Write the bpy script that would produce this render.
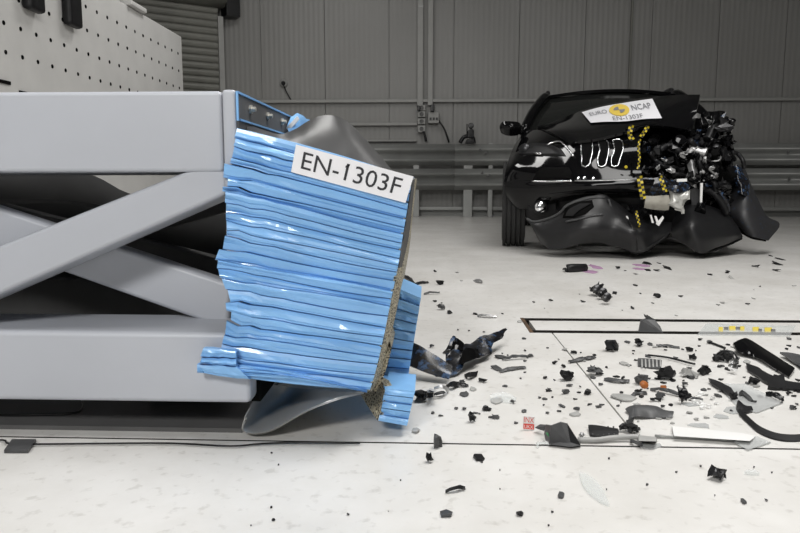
import bpy, bmesh, math, random
import numpy as np
from mathutils import Vector, Matrix, noise
from mathutils.bvhtree import BVHTree

for o in list(bpy.data.objects):
    bpy.data.objects.remove(o)
SC = bpy.context.scene
COL = SC.collection
rnd = random.Random(7)

# ------------------------------------------------------------------ camera
F = 680.0
CAM_H = 0.56
PITCH = math.atan(86.0 / F)
YAW = math.atan(28.0 / F)
cam_d = bpy.data.cameras.new('camera')
cam = bpy.data.objects.new('camera', cam_d)
COL.objects.link(cam)
cam_d.sensor_width = 36.0
cam_d.lens = F / 800.0 * 36.0
cam_d.clip_start = 0.05
cam.location = (0, 0, CAM_H)
cam.rotation_euler = (math.radians(90) - PITCH, 0, YAW)
SC.camera = cam
CR = cam.rotation_euler.to_matrix()
CO = Vector((0, 0, CAM_H))

# ------------------------------------------------------------------ world, light, exposure
w = bpy.data.worlds.new('hall')
SC.world = w
w.use_nodes = True
w.node_tree.nodes['Background'].inputs[0].default_value = (0.8, 0.85, 0.9, 1)
w.node_tree.nodes['Background'].inputs[1].default_value = 0.02
SC.view_settings.view_transform = 'Standard'
SC.view_settings.look = 'None'
SC.view_settings.gamma = 1.0
SC.view_settings.use_curve_mapping = False
SC.view_settings.exposure = 0.24


def area(name, loc, target, sx, sy, power, col=(1, 0.985, 0.96)):
    d = bpy.data.lights.new(name, 'AREA')
    d.shape = 'RECTANGLE'
    d.size, d.size_y, d.energy, d.color = sx, sy, power, col
    o = bpy.data.objects.new(name, d)
    COL.objects.link(o)
    o.location = loc
    o.rotation_euler = (Vector(target) - Vector(loc)).to_track_quat('-Z', 'Y').to_euler()
    return o


area('hall_lamp', (0.9, 1.4, 4.4), (0.6, 1.9, 0), 2.4, 1.4, 125)
area('hall_lamp', (2.6, 3.0, 4.6), (1.9, 3.2, 0), 2.4, 1.2, 80)
area('hall_lamp', (-1.5, -3.0, 3.3), (-0.3, 1.5, 0.4), 1.3, 0.8, 150)  # front lamp behind the camera, aimed at the barrier's near side
area('hall_lamp', (1.8, 6.4, 4.8), (1.7, 6.2, 0), 1.4, 0.7, 16)
area('hall_lamp', (-1.5, 7.4, 4.6), (-2.8, 7.6, 0.5), 1.6, 0.9, 45)


# ------------------------------------------------------------------ geometry helpers
def ray(px, py):
    return CR @ Vector(((px - 400) / F, (266.5 - py) / F, -1.0))


def P(px, py, Y):
    d = ray(px, py)
    return CO + d * (Y / d.y)


def G(px, py, z=0.0):
    d = ray(px, py)
    return CO + d * ((z - CAM_H) / d.z)


def mat(name, col, rough=0.5, metal=0.0, var=0.0, vscale=6.0, bump=0.0, bscale=60.0, coat=0.0, spec=0.5):
    m = bpy.data.materials.new(name)
    m.use_nodes = True
    nt = m.node_tree
    b = nt.nodes['Principled BSDF']
    b.inputs['Base Color'].default_value = (*col, 1)
    b.inputs['Roughness'].default_value = rough
    b.inputs['Metallic'].default_value = metal
    b.inputs['Coat Weight'].default_value = coat
    b.inputs['Specular IOR Level'].default_value = spec
    tc = nt.nodes.new('ShaderNodeTexCoord')
    if var > 0:
        n = nt.nodes.new('ShaderNodeTexNoise')
        n.inputs['Scale'].default_value = vscale
        n.inputs['Detail'].default_value = 5
        nt.links.new(tc.outputs['Object'], n.inputs['Vector'])
        r = nt.nodes.new('ShaderNodeValToRGB')
        r.color_ramp.elements[0].position = 0.3
        r.color_ramp.elements[1].position = 0.7
        r.color_ramp.elements[0].color = (*[c * (1 - var) for c in col], 1)
        r.color_ramp.elements[1].color = (*[min(1, c * (1 + var)) for c in col], 1)
        nt.links.new(n.outputs['Fac'], r.inputs['Fac'])
        nt.links.new(r.outputs['Color'], b.inputs['Base Color'])
    if bump > 0:
        n2 = nt.nodes.new('ShaderNodeTexNoise')
        n2.inputs['Scale'].default_value = bscale
        n2.inputs['Detail'].default_value = 3
        nt.links.new(tc.outputs['Object'], n2.inputs['Vector'])
        bp = nt.nodes.new('ShaderNodeBump')
        bp.inputs['Strength'].default_value = bump
        bp.inputs['Distance'].default_value = 0.01
        nt.links.new(n2.outputs['Fac'], bp.inputs['Height'])
        nt.links.new(bp.outputs['Normal'], b.inputs['Normal'])
    return m


def link_obj(name, me, m, parent=None, smooth=False):
    o = bpy.data.objects.new(name, me)
    COL.objects.link(o)
    for mm in (m if isinstance(m, (list, tuple)) else [m]):
        me.materials.append(mm)
    if smooth:
        for p in me.polygons:
            p.use_smooth = True
    if parent is not None:
        o.parent = parent
    return o


def root_loc(o):
    while o.parent is not None:
        o = o.parent
    return Vector(o.location)


def mesh(name, verts, faces, m, parent=None, smooth=False, fm=None):
    """verts in world coordinates"""
    verts = [Vector(v) for v in verts]
    if parent is not None:
        org = root_loc(parent)
    else:
        cx = sum((v.x for v in verts)) / len(verts)
        cy = sum((v.y for v in verts)) / len(verts)
        org = Vector((cx, cy, min(v.z for v in verts)))
    me = bpy.data.meshes.new(name)
    me.from_pydata([tuple(v - org) for v in verts], [], faces)
    me.validate()
    me.update()
    bm = bmesh.new()
    bm.from_mesh(me)
    bmesh.ops.recalc_face_normals(bm, faces=bm.faces)
    bm.to_mesh(me)
    bm.free()
    o = link_obj(name, me, m, parent, smooth)
    if fm:
        for p, i in zip(me.polygons, fm):
            p.material_index = i
    if parent is None:
        o.location = org
    return o


def empty(name, loc, label=None, cat=None, group=None, kind=None):
    o = bpy.data.objects.new(name, None)
    COL.objects.link(o)
    o.location = loc
    o.empty_display_size = 0.1
    tag(o, label, cat, group, kind)
    return o


def tag(o, label=None, cat=None, group=None, kind=None):
    if label:
        o['label'] = label
    if cat:
        o['category'] = cat
    if group:
        o['group'] = group
    if kind:
        o['kind'] = kind
    return o


def bevel(o, w_, seg=2):
    md = o.modifiers.new('bevel', 'BEVEL')
    md.width = w_
    md.segments = seg
    md.limit_method = 'ANGLE'
    for p in o.data.polygons:
        p.use_smooth = True
    md2 = o.modifiers.new('wn', 'WEIGHTED_NORMAL')
    md2.keep_sharp = True
    return o


BOXF = [(0, 1, 2, 3), (7, 6, 5, 4), (0, 4, 5, 1), (1, 5, 6, 2), (2, 6, 7, 3), (3, 7, 4, 0)]


def box(name, x0, x1, y0, y1, z0, z1, m, parent=None, bw=0.0):
    v = [(x0, y0, z0), (x1, y0, z0), (x1, y1, z0), (x0, y1, z0), (x0, y0, z1), (x1, y0, z1), (x1, y1, z1), (x0, y1, z1)]
    o = mesh(name, v, BOXF, m, parent)
    if bw:
        bevel(o, bw)
    return o


def obox(name, c, size, rot, m, parent=None, bw=0.0):
    from mathutils import Euler
    R = Euler(rot).to_matrix()
    c = Vector(c)
    v = []
    for z in (-1, 1):
        for x, y in ((-1, -1), (1, -1), (1, 1), (-1, 1)):
            v.append(c + R @ Vector((x * size[0] / 2, y * size[1] / 2, z * size[2] / 2)))
    o = mesh(name, v, BOXF, m, parent)
    if bw:
        bevel(o, bw)
    return o


def prism(name, front, back, m, parent=None, bw=0.0, smooth=False):
    n = len(front)
    v = list(front) + list(back)
    f = [tuple(range(n)), tuple(range(2 * n - 1, n - 1, -1))]
    for i in range(n):
        j = (i + 1) % n
        f.append((i, i + n, j + n, j))
    o = mesh(name, v, f, m, parent, smooth)
    if bw:
        bevel(o, bw)
    return o


def pxprism(name, pts, Y, dep, m, parent=None, bw=0.0):
    """outline read at depth Y, swept straight back (along +Y) by dep metres"""
    fr = [P(x, y, Y) for x, y in pts]
    return prism(name, fr, [v + Vector((0, dep, 0)) for v in fr], m, parent, bw)


def cr(p, n):
    """catmull-rom resample along axis 0 of array (k, ..., 3) to n per segment"""
    p = np.asarray(p, float)
    k = p.shape[0]
    if k == 2:
        t = np.linspace(0, 1, n + 1).reshape((-1,) + (1,) * (p.ndim - 1))
        return p[0] * (1 - t) + p[1] * t
    e = np.concatenate([[2 * p[0] - p[1]], p, [2 * p[-1] - p[-2]]])
    out = []
    for i in range(k - 1):
        a, b, c, d = e[i], e[i + 1], e[i + 2], e[i + 3]
        for j in range(n):
            t = j / n
            out.append(0.5 * (2 * b + (c - a) * t + (2 * a - 5 * b + 4 * c - d) * t * t + (3 * b - a - 3 * c + d) * t ** 3))
    out.append(p[-1])
    return np.array(out)


def surf(grid, n=5, mth=5, lin=False):
    g = np.array([[tuple(v) for v in row] for row in grid], float)
    g = cr(g, n)
    g = np.swapaxes(cr(np.swapaxes(g, 0, 1), mth), 0, 1)
    return g


def sheet(name, grid, m, parent=None, th=0.006, n=5, mth=5, crumple=0.0, cscale=8.0, smooth=True, seed=0, edge=0.0):
    """grid of world points, smoothed, thickened"""
    g = surf(grid, n, mth)
    R, C = g.shape[:2]
    if crumple or edge:
        for i in range(R):
            for j in range(C):
                v = Vector(g[i, j])
                nv = noise.noise_vector(v * cscale + Vector((seed * 7.1, seed * 3.3, 0)))
                k = crumple
                if edge and (i in (0, R - 1) or j in (0, C - 1)):
                    k += edge
                g[i, j] += np.array(nv) * k
    v = [Vector(q) for q in g.reshape(-1, 3)]
    # offset for thickness
    fs = []
    for i in range(R - 1):
        for j in range(C - 1):
            fs.append((i * C + j, i * C + j + 1, (i + 1) * C + j + 1, (i + 1) * C + j))
    nor = [Vector((0, 0, 0)) for _ in v]
    for f in fs:
        nn = (v[f[1]] - v[f[0]]).cross(v[f[3]] - v[f[0]]) + (v[f[3]] - v[f[2]]).cross(v[f[1]] - v[f[2]])
        for q in f:
            nor[q] += nn
    N = len(v)
    back = []
    for q, nn in zip(v, nor):
        nn = nn.normalized() if nn.length > 0 else Vector((0, 1, 0))
        if nn.dot(CO - q) > 0:
            nn = -nn
        back.append(q + nn * th)
    faces = list(fs) + [tuple(q + N for q in reversed(f)) for f in fs]
    rim = [j for j in range(C)] + [i * C + C - 1 for i in range(1, R)] + [(R - 1) * C + j for j in range(C - 2, -1, -1)] + [i * C for i in range(R - 2, 0, -1)]
    for a in range(len(rim)):
        p, q = rim[a], rim[(a + 1) % len(rim)]
        faces.append((p, q, q + N, p + N))
    o = mesh(name, v + back, faces, m, parent, smooth)
    if smooth:
        md = o.modifiers.new('es', 'EDGE_SPLIT')
        md.split_angle = math.radians(50)
    o['_bvh'] = 1
    BV[o.name] = BVHTree.FromPolygons(v, fs)
    del o['_bvh']
    return o


BV = {}


def pg(rows):
    return [[P(*q) for q in r] for r in rows]


def on(o, px, py, off=0.004):
    d = ray(px, py).normalized()
    h = BV[o.name].ray_cast(CO, d)
    if h[0] is None:
        h = BV[o.name].find_nearest(P(px, py, 5.3))
    nn = h[1]
    if nn.dot(d) > 0:
        nn = -nn
    return h[0] + nn * off


def tube(name, pts, r, m, parent=None, seg=8, n=4, smooth=True, caps=True, radii=None):
    pts = [tuple(p) for p in pts]
    q = cr(np.array(pts), n) if len(pts) > 2 else np.array(pts, float)
    if radii is not None:
        rr = cr(np.array(radii).reshape(-1, 1), n)[:, 0] if len(pts) > 2 else np.array(radii)
    else:
        rr = np.full(len(q), r)
    v, f = [], []
    up = Vector((0.13, 0.2, 0.97))
    for i in range(len(q)):
        a = Vector(q[max(0, i - 1)])
        b = Vector(q[min(len(q) - 1, i + 1)])
        t = (b - a).normalized()
        s = t.cross(up)
        if s.length < 1e-3:
            s = t.cross(Vector((1, 0, 0)))
        s.normalize()
        u = s.cross(t)
        for k in range(seg):
            an = 2 * math.pi * k / seg
            v.append(Vector(q[i]) + (s * math.cos(an) + u * math.sin(an)) * rr[i])
    for i in range(len(q) - 1):
        for k in range(seg):
            k2 = (k + 1) % seg
            f.append((i * seg + k, i * seg + k2, (i + 1) * seg + k2, (i + 1) * seg + k))
    if caps:
        f.append(tuple(range(seg - 1, -1, -1)))
        f.append(tuple(range((len(q) - 1) * seg, len(q) * seg)))
    return mesh(name, v, f, m, parent, smooth)


def lathe(name, c, axis, prof, m, parent=None, seg=40, smooth=True):
    """prof: (along axis, radius)"""
    axis = Vector(axis).normalized()
    s = axis.cross(Vector((0, 0, 1)))
    if s.length < 1e-3:
        s = Vector((1, 0, 0))
    s.normalize()
    u = s.cross(axis)
    c = Vector(c)
    v, f = [], []
    for a, r in prof:
        for k in range(seg):
            an = 2 * math.pi * k / seg
            v.append(c + axis * a + (s * math.cos(an) + u * math.sin(an)) * r)
    n = len(prof)
    for i in range(n - 1):
        for k in range(seg):
            k2 = (k + 1) % seg
            f.append((i * seg + k, i * seg + k2, (i + 1) * seg + k2, (i + 1) * seg + k))
    f.append(tuple(range(seg - 1, -1, -1)))
    f.append(tuple(range((n - 1) * seg, n * seg)))
    o = mesh(name, v, f, m, parent, smooth)
    md = o.modifiers.new('es', 'EDGE_SPLIT')
    md.split_angle = math.radians(40)
    return o


def text_mesh(body):
    cu = bpy.data.curves.new('t', 'FONT')
    cu.body = body
    cu.resolution_u = 3
    o = bpy.data.objects.new('t', cu)
    COL.objects.link(o)
    dg = bpy.context.evaluated_depsgraph_get()
    dg.update()
    me = bpy.data.meshes.new_from_object(o.evaluated_get(dg))
    v = [(p.co.x, p.co.y) for p in me.vertices]
    f = [tuple(p.vertices) for p in me.polygons]
    bpy.data.objects.remove(o)
    x0, x1 = min(a for a, b in v), max(a for a, b in v)
    y0, y1 = min(b for a, b in v), max(b for a, b in v)
    return [((a - x0) / (x1 - x0), (b - y0) / (y1 - y0)) for a, b in v], f


def text_on(name, body, fn, m, parent, u0, u1, v0, v1):
    """fn maps (u, v) in 0..1 (v up) to a world point"""
    v, f = text_mesh(body)
    return mesh(name, [fn(u0 + (u1 - u0) * a, v0 + (v1 - v0) * b) for a, b in v], f, m, parent)


def bil(tl, tr, br, bl):
    def fn(u, v):
        return (tl * (1 - u) + tr * u) * v + (bl * (1 - u) + br * u) * (1 - v)
    return fn


# ------------------------------------------------------------------ materials
def floor_mat():
    m = mat('floor_paint', (0.70, 0.69, 0.665), 0.32)
    nt = m.node_tree
    b = nt.nodes['Principled BSDF']
    tc = nt.nodes.new('ShaderNodeTexCoord')
    geo = nt.nodes.new('ShaderNodeNewGeometry')
    n1 = nt.nodes.new('ShaderNodeTexNoise')
    n1.inputs['Scale'].default_value = 2.2
    n1.inputs['Detail'].default_value = 8
    n1.inputs['Roughness'].default_value = 0.65
    nt.links.new(geo.outputs['Position'], n1.inputs['Vector'])
    r = nt.nodes.new('ShaderNodeValToRGB')
    r.color_ramp.elements[0].position = 0.3
    r.color_ramp.elements[0].color = (0.60, 0.585, 0.555, 1)
    r.color_ramp.elements[1].position = 0.62
    r.color_ramp.elements[1].color = (0.72, 0.71, 0.69, 1)
    nt.links.new(n1.outputs['Fac'], r.inputs['Fac'])
    n3 = nt.nodes.new('ShaderNodeTexNoise')
    n3.inputs['Scale'].default_value = 38
    n3.inputs['Detail'].default_value = 4
    nt.links.new(geo.outputs['Position'], n3.inputs['Vector'])
    r3 = nt.nodes.new('ShaderNodeValToRGB')
    r3.color_ramp.elements[0].position = 0.30
    r3.color_ramp.elements[0].color = (0.72, 0.71, 0.69, 1)
    r3.color_ramp.elements[1].position = 0.42
    r3.color_ramp.elements[1].color = (1, 1, 1, 1)
    nt.links.new(n3.outputs['Fac'], r3.inputs['Fac'])
    mx = nt.nodes.new('ShaderNodeMix')
    mx.data_type = 'RGBA'
    mx.blend_type = 'MULTIPLY'
    mx.inputs[0].default_value = 0.6
    nt.links.new(r.outputs['Color'], mx.inputs[6])
    nt.links.new(r3.outputs['Color'], mx.inputs[7])
    nt.links.new(mx.outputs[2], b.inputs['Base Color'])
    n2 = nt.nodes.new('ShaderNodeTexNoise')
    n2.inputs['Scale'].default_value = 14
    n2.inputs['Detail'].default_value = 6
    nt.links.new(geo.outputs['Position'], n2.inputs['Vector'])
    rr = nt.nodes.new('ShaderNodeMapRange')
    rr.inputs[3].default_value = 0.22
    rr.inputs[4].default_value = 0.5
    nt.links.new(n2.outputs['Fac'], rr.inputs[0])
    nt.links.new(rr.outputs[0], b.inputs['Roughness'])
    bp = nt.nodes.new('ShaderNodeBump')
    bp.inputs['Strength'].default_value = 0.25
    bp.inputs['Distance'].default_value = 0.004
    nt.links.new(n2.outputs['Fac'], bp.inputs['Height'])
    nt.links.new(bp.outputs['Normal'], b.inputs['Normal'])
    return m


def wall_mat():
    m = mat('ribbed_wall_panel', (0.245, 0.243, 0.235), 0.5)
    nt = m.node_tree
    b = nt.nodes['Principled BSDF']
    geo = nt.nodes.new('ShaderNodeNewGeometry')
    wv = nt.nodes.new('ShaderNodeTexWave')
    wv.wave_type = 'BANDS'
    wv.bands_direction = 'X'
    wv.inputs['Scale'].default_value = 4.0
    wv.inputs['Distortion'].default_value = 0.0
    nt.links.new(geo.outputs['Position'], wv.inputs['Vector'])
    bp = nt.nodes.new('ShaderNodeBump')
    bp.inputs['Strength'].default_value = 0.35
    bp.inputs['Distance'].default_value = 0.006
    nt.links.new(wv.outputs['Fac'], bp.inputs['Height'])
    nt.links.new(bp.outputs['Normal'], b.inputs['Normal'])
    n = nt.nodes.new('ShaderNodeTexNoise')
    n.inputs['Scale'].default_value = 0.9
    n.inputs['Detail'].default_value = 4
    nt.links.new(geo.outputs['Position'], n.inputs['Vector'])
    r = nt.nodes.new('ShaderNodeValToRGB')
    r.color_ramp.elements[0].color = (0.21, 0.208, 0.20, 1)
    r.color_ramp.elements[1].color = (0.27, 0.268, 0.26, 1)
    nt.links.new(n.outputs['Fac'], r.inputs['Fac'])
    nt.links.new(r.outputs['Color'], b.inputs['Base Color'])
    return m


def honeycomb_mat():
    m = mat('aluminium_honeycomb', (0.34, 0.30, 0.22), 0.45, 0.4)
    nt = m.node_tree
    b = nt.nodes['Principled BSDF']
    tc = nt.nodes.new('ShaderNodeTexCoord')
    vo = nt.nodes.new('ShaderNodeTexVoronoi')
    vo.feature = 'DISTANCE_TO_EDGE'
    vo.inputs['Scale'].default_value = 150
    nt.links.new(tc.outputs['Object'], vo.inputs['Vector'])
    r = nt.nodes.new('ShaderNodeValToRGB')
    r.color_ramp.elements[0].position = 0.05
    r.color_ramp.elements[0].color = (0.62, 0.56, 0.42, 1)
    r.color_ramp.elements[1].position = 0.3
    r.color_ramp.elements[1].color = (0.06, 0.055, 0.04, 1)
    nt.links.new(vo.outputs['Distance'], r.inputs['Fac'])
    nt.links.new(r.outputs['Color'], b.inputs['Base Color'])
    bp = nt.nodes.new('ShaderNodeBump')
    bp.invert = True
    bp.inputs['Distance'].default_value = 0.01
    nt.links.new(vo.outputs['Distance'], bp.inputs['Height'])
    nt.links.new(bp.outputs['Normal'], b.inputs['Normal'])
    return m


def scuffed(name, base, scuff, lo=0.52, hi=0.6, scale=22, rough=0.25):
    m = mat(name, base, rough, 0.0)
    nt = m.node_tree
    b = nt.nodes['Principled BSDF']
    tc = nt.nodes.new('ShaderNodeTexCoord')
    n = nt.nodes.new('ShaderNodeTexNoise')
    n.inputs['Scale'].default_value = scale
    n.inputs['Detail'].default_value = 6
    n.inputs['Roughness'].default_value = 0.7
    nt.links.new(tc.outputs['Object'], n.inputs['Vector'])
    r = nt.nodes.new('ShaderNodeValToRGB')
    r.color_ramp.elements[0].position = lo
    r.color_ramp.elements[0].color = (*base, 1)
    r.color_ramp.elements[1].position = hi
    r.color_ramp.elements[1].color = (*scuff, 1)
    nt.links.new(n.outputs['Fac'], r.inputs['Fac'])
    nt.links.new(r.outputs['Color'], b.inputs['Base Color'])
    return m


def clear_mat(name, tint=(0.9, 0.92, 0.92), mix=0.55, rough=0.08):
    m = bpy.data.materials.new(name)
    m.use_nodes = True
    nt = m.node_tree
    b = nt.nodes['Principled BSDF']
    b.inputs['Base Color'].default_value = (*tint, 1)
    b.inputs['Roughness'].default_value = rough
    out = nt.nodes['Material Output']
    tr = nt.nodes.new('ShaderNodeBsdfTransparent')
    tr.inputs[0].default_value = (*tint, 1)
    mx = nt.nodes.new('ShaderNodeMixShader')
    mx.inputs[0].default_value = mix
    nt.links.new(b.outputs[0], mx.inputs[1])
    nt.links.new(tr.outputs[0], mx.inputs[2])
    nt.links.new(mx.outputs[0], out.inputs[0])
    return m


M = dict(
    floor=floor_mat(),
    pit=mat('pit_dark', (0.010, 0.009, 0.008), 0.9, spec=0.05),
    wall=wall_mat(),
    wallplain=mat('hall_wall', (0.28, 0.28, 0.27), 0.7, var=0.1, vscale=1),
    ceil=mat('hall_ceiling', (0.22, 0.22, 0.22), 0.8, var=0.1, vscale=1),
    trunk=mat('trunking_grey', (0.29, 0.29, 0.28), 0.5, var=0.06),
    galv=mat('galvanised_steel', (0.29, 0.295, 0.287), 0.45, 0.35, var=0.12, vscale=3),
    shutter=mat('shutter_slat', (0.17, 0.17, 0.152), 0.5, 0.1, var=0.08, vscale=3),
    concrete=mat('painted_concrete', (0.62, 0.615, 0.60), 0.7, var=0.06, vscale=2.5, bump=0.1, bscale=30),
    black=mat('black_paint', (0.007, 0.007, 0.008), 0.3, spec=0.3),
    matblack=mat('black_plastic', (0.011, 0.011, 0.012), 0.42, var=0.3, vscale=20, spec=0.25),
    hole=mat('dark_socket', (0.006, 0.006, 0.006), 0.9, spec=0.05),
    steel=mat('light_grey_steel_paint', (0.46, 0.48, 0.525), 0.42, var=0.035, vscale=3, bump=0.04, bscale=25),
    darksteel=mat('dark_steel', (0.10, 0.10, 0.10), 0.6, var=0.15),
    blue=mat('blue_painted_aluminium', (0.22, 0.47, 0.82), 0.42, 0.0, var=0.08, vscale=9, bump=0.06, bscale=18, coat=0.3),
    honey=honeycomb_mat(),
    alu=mat('bent_aluminium', (0.50, 0.50, 0.49), 0.42, 0.6, var=0.08, vscale=5),
    rubber_sheet=mat('dark_cladding', (0.085, 0.085, 0.086), 0.36, 0.35, var=0.1, vscale=6),
    label=mat('white_card', (0.84, 0.84, 0.87), 0.5),
    ink=mat('ink', (0.02, 0.02, 0.025), 0.6),
    greyink=mat('grey_ink', (0.24, 0.24, 0.26), 0.6),
    car=mat('black_car_paint', (0.0035, 0.0035, 0.004), 0.07, 0.0, spec=0.28),
    carglass=clear_mat('dark_windscreen', (0.02, 0.021, 0.02), 0.3, 0.04),
    bumper=mat('dark_grey_bumper_plastic', (0.0125, 0.0125, 0.0135), 0.38, var=0.12, vscale=8, bump=0.05, bscale=90, spec=0.4),
    chrome=mat('chrome', (0.85, 0.86, 0.88), 0.14, 1.0),
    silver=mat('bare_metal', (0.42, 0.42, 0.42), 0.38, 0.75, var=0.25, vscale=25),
    beige=mat('beige_foam', (0.34, 0.325, 0.28), 0.7, var=0.15, vscale=20),
    foil=mat('crumpled_foil', (0.60, 0.60, 0.57), 0.35, 0.4, var=0.15, vscale=30),
    darkmetal=mat('dark_engine_metal', (0.03, 0.03, 0.032), 0.3, 0.6, var=0.4, vscale=20),
    scuffblue=scuffed('blue_scuffed_black', (0.007, 0.007, 0.009), (0.05, 0.10, 0.20), 0.53, 0.66, 34),
    scuffblue2=scuffed('blue_scuffed_plastic', (0.022, 0.022, 0.024), (0.03, 0.06, 0.12), 0.58, 0.72, 30, 0.5),
    tyre=mat('tyre_rubber', (0.018, 0.018, 0.018), 0.7),
    yellow=mat('yellow_tape', (0.55, 0.43, 0.02), 0.5),
    logo=mat('yellow_print', (0.85, 0.62, 0.10), 0.5),
    clear=clear_mat('clear_plastic', (0.96, 0.97, 0.97), 0.78, 0.12),
    greysheet=clear_mat('smoked_clear_plastic', (0.80, 0.81, 0.81), 0.6, 0.2),
    greypl=mat('mid_grey_plastic', (0.065, 0.066, 0.068), 0.4, var=0.25, vscale=25, spec=0.35),
    lightgrey=mat('light_grey_plastic', (0.36, 0.36, 0.35), 0.5, var=0.2, vscale=12),
    whitepl=mat('white_plastic', (0.80, 0.80, 0.79), 0.4, var=0.05),
    orange=mat('amber_plastic', (0.42, 0.13, 0.03), 0.4),
    red=mat('red_print', (0.70, 0.06, 0.04), 0.5),
    stain=mat('magenta_fluid_stain', (0.55, 0.34, 0.52), 0.25, var=0.15),
    rust=mat('rusty_steel', (0.07, 0.04, 0.02), 0.8, var=0.5, vscale=20),
    screw=mat('zinc_bolt', (0.62, 0.60, 0.54), 0.35, 0.6),
    green=mat('green_mark', (0.06, 0.25, 0.10), 0.6),
)

WY = 10.88     # back wall
Y0 = 1.40      # near side of the barrier frame

# ------------------------------------------------------------------ setting
fl = empty('floor', (0, 3, -0.06), kind='structure')
box('pit_bottom', -9, 9, -5, WY + 0.2, -0.09, -0.06, M['pit'], fl)


def plate(pts):
    t = [Vector((x, y, 0)) for x, y in pts]
    b = [Vector((x, y, -0.05)) for x, y in pts]
    return prism('floor_plate', t, b, M['floor'], fl)


YS = G(428, 443.3).y
YA, YB, YC, YD = G(600, 333.4).y, G(600, 330.6).y, G(600, 321.2).y, G(600, 318.6).y
XJ = G(606, 399).x
XS = G(523, 319).x
plate([(-9, -5), (9, -5), (9, YS - 0.004), (-9, YS - 0.004)])
plate([(-9, YS + 0.004), (XJ - 0.0025, YS + 0.004), (XJ - 0.0025, YA), (XS - 0.01, YA), (XS - 0.01, YD), (9, YD), (9, WY + 0.2), (-9, WY + 0.2)])
plate([(XJ + 0.0025, YS + 0.004), (9, YS + 0.004), (9, YA), (XJ + 0.0025, YA)])
plate([(XS + 0.02, YB), (9, YB), (9, YC), (XS + 0.02, YC)])
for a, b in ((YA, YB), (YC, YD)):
    box('slot_dark_fill', XS + 0.005, 9, a, b, -0.05, -0.0006, M['pit'], fl)  # black bars added in the gaps in place of the slots' shade
box('slot_dark_fill', -9, 9, YS - 0.004, YS + 0.004, -0.05, -0.0006, M['pit'], fl)  # seam darkened by an added black bar as well
box('slot_edge', XS - 0.009, XS + 0.005, YA, YD, -0.05, 0.001, M['rust'], fl)

wb = empty('wall_back', (0, WY, 0), kind='structure')
box('wall_core', -9, 9, WY + 0.05, WY + 0.2, 0, 6.5, M['wallplain'], wb)
for k in range(-1, 11):
    xa = -2.624 + k * 1.003
    o = box('wall_panel', xa + 0.004, xa + 0.999, WY, WY + 0.06, 0.0, 5.2, M['wall'], wb)
box('skirting', -3.2, 8.5, WY - 0.03, WY, 0, 0.09, M['galv'], wb)
for nm, args in (('wall_left', (-9.2, -9, -5, WY + 0.2)), ('wall_right', (8.4, 8.6, -5, WY + 0.2)), ('wall_front', (-9, 9, -5.2, -5))):
    tag(box(nm, args[0], args[1], args[2], args[3], 0, 6.5, M['wallplain']), kind='structure')
tag(box('ceiling', -9.2, 9.2, -5.2, WY + 0.2, 6.5, 6.6, M['ceil']), kind='structure')

# roller shutter on the wall return at left
dr = P(222, 60, WY - 0.15)
sh = empty('door_1', (dr.x, dr.y, 0), kind='structure')
dvx, dvy = -math.cos(math.radians(34)), -math.sin(math.radians(34))
nvx, nvy = math.sin(math.radians(34)) * 1.0, -math.cos(math.radians(34))


def D(t, n, z):
    return Vector((dr.x + dvx * t + nvx * n, dr.y + dvy * t + nvy * n, z))


for k in range(34):
    z0 = 0.05 + k * 0.105
    prof = [(0.0, 0.0), (0.018, 0.02), (0.026, 0.05), (0.018, 0.08), (0.0, 0.1), (-0.02, 0.1), (-0.02, 0.0)]
    prism('shutter_slat', [D(0.05, a, z0 + b) for a, b in prof], [D(3.1, a, z0 + b) for a, b in prof], M['shutter'], sh)
prism('guide_rail', [D(-0.02, a, 0) for a in (-0.05, 0.06)] + [D(0.06, a, 0) for a in (0.06, -0.05)],
      [D(-0.02, a, 3.05) for a in (-0.05, 0.06)] + [D(0.06, a, 3.05) for a in (0.06, -0.05)], M['trunk'], sh)
tube('shutter_drum', [D(-0.05, 0.02, 3.42), D(3.1, 0.02, 3.42)], 0.24, M['shutter'], sh, 20)
prism('drum_bracket', [D(-0.25, 0.18, 3.05), D(-0.04, 0.18, 3.05), D(-0.04, 0.18, 3.9), D(-0.25, 0.18, 3.9)],
      [D(-0.25, -0.1, 3.05), D(-0.04, -0.1, 3.05), D(-0.04, -0.1, 3.9), D(-0.25, -0.1, 3.9)], M['black'], sh)


def wx(px):
    return (px - 428) / F * WY


def wz(py, Y=WY):
    return P(400, py, Y).z


# surface-mounted services on the wall
ct = empty('cable_trunking', (wx(424), WY - 0.03, 1.7), 'pair of vertical grey trunkings with junction boxes on the ribbed wall', 'trunking')
for a, b in ((417, 422.5), (427, 432)):
    box('trunking', wx(a), wx(b), WY - 0.09, WY - 0.002, wz(106), 4.6, M['trunk'], ct, 0.006)
box('clip_plate', wx(417.5), wx(422.5), WY - 0.10, WY - 0.002, wz(8) - 0.02, wz(8) + 0.02, M['galv'], ct)
for a, b, y1, y2 in ((417.5, 425, 106, 111.5), (417.5, 425, 112, 118), (417.5, 425, 119, 125), (417.5, 425, 126, 133)):
    bx = box('socket_box', wx(a), wx(b), WY - 0.12, WY - 0.002, wz(y2), wz(y1), M['trunk'], ct, 0.01)
    lathe('socket', ((wx(a) + wx(b)) / 2, WY - 0.121, (wz(y1) + wz(y2)) / 2), (0, -1, 0), [(0, 0.032), (0.012, 0.032), (0.012, 0.022), (0.004, 0.02)], M['darksteel'], bx, 16)
bx = box('switch_box', wx(427.5), wx(438), WY - 0.14, WY - 0.002, wz(124), wz(113), M['trunk'], ct, 0.01)
for k in range(3):
    box('switch', wx(429 + k * 3), wx(431 + k * 3), WY - 0.155, WY - 0.14, wz(121), wz(118.5), M['black'], bx)
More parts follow.
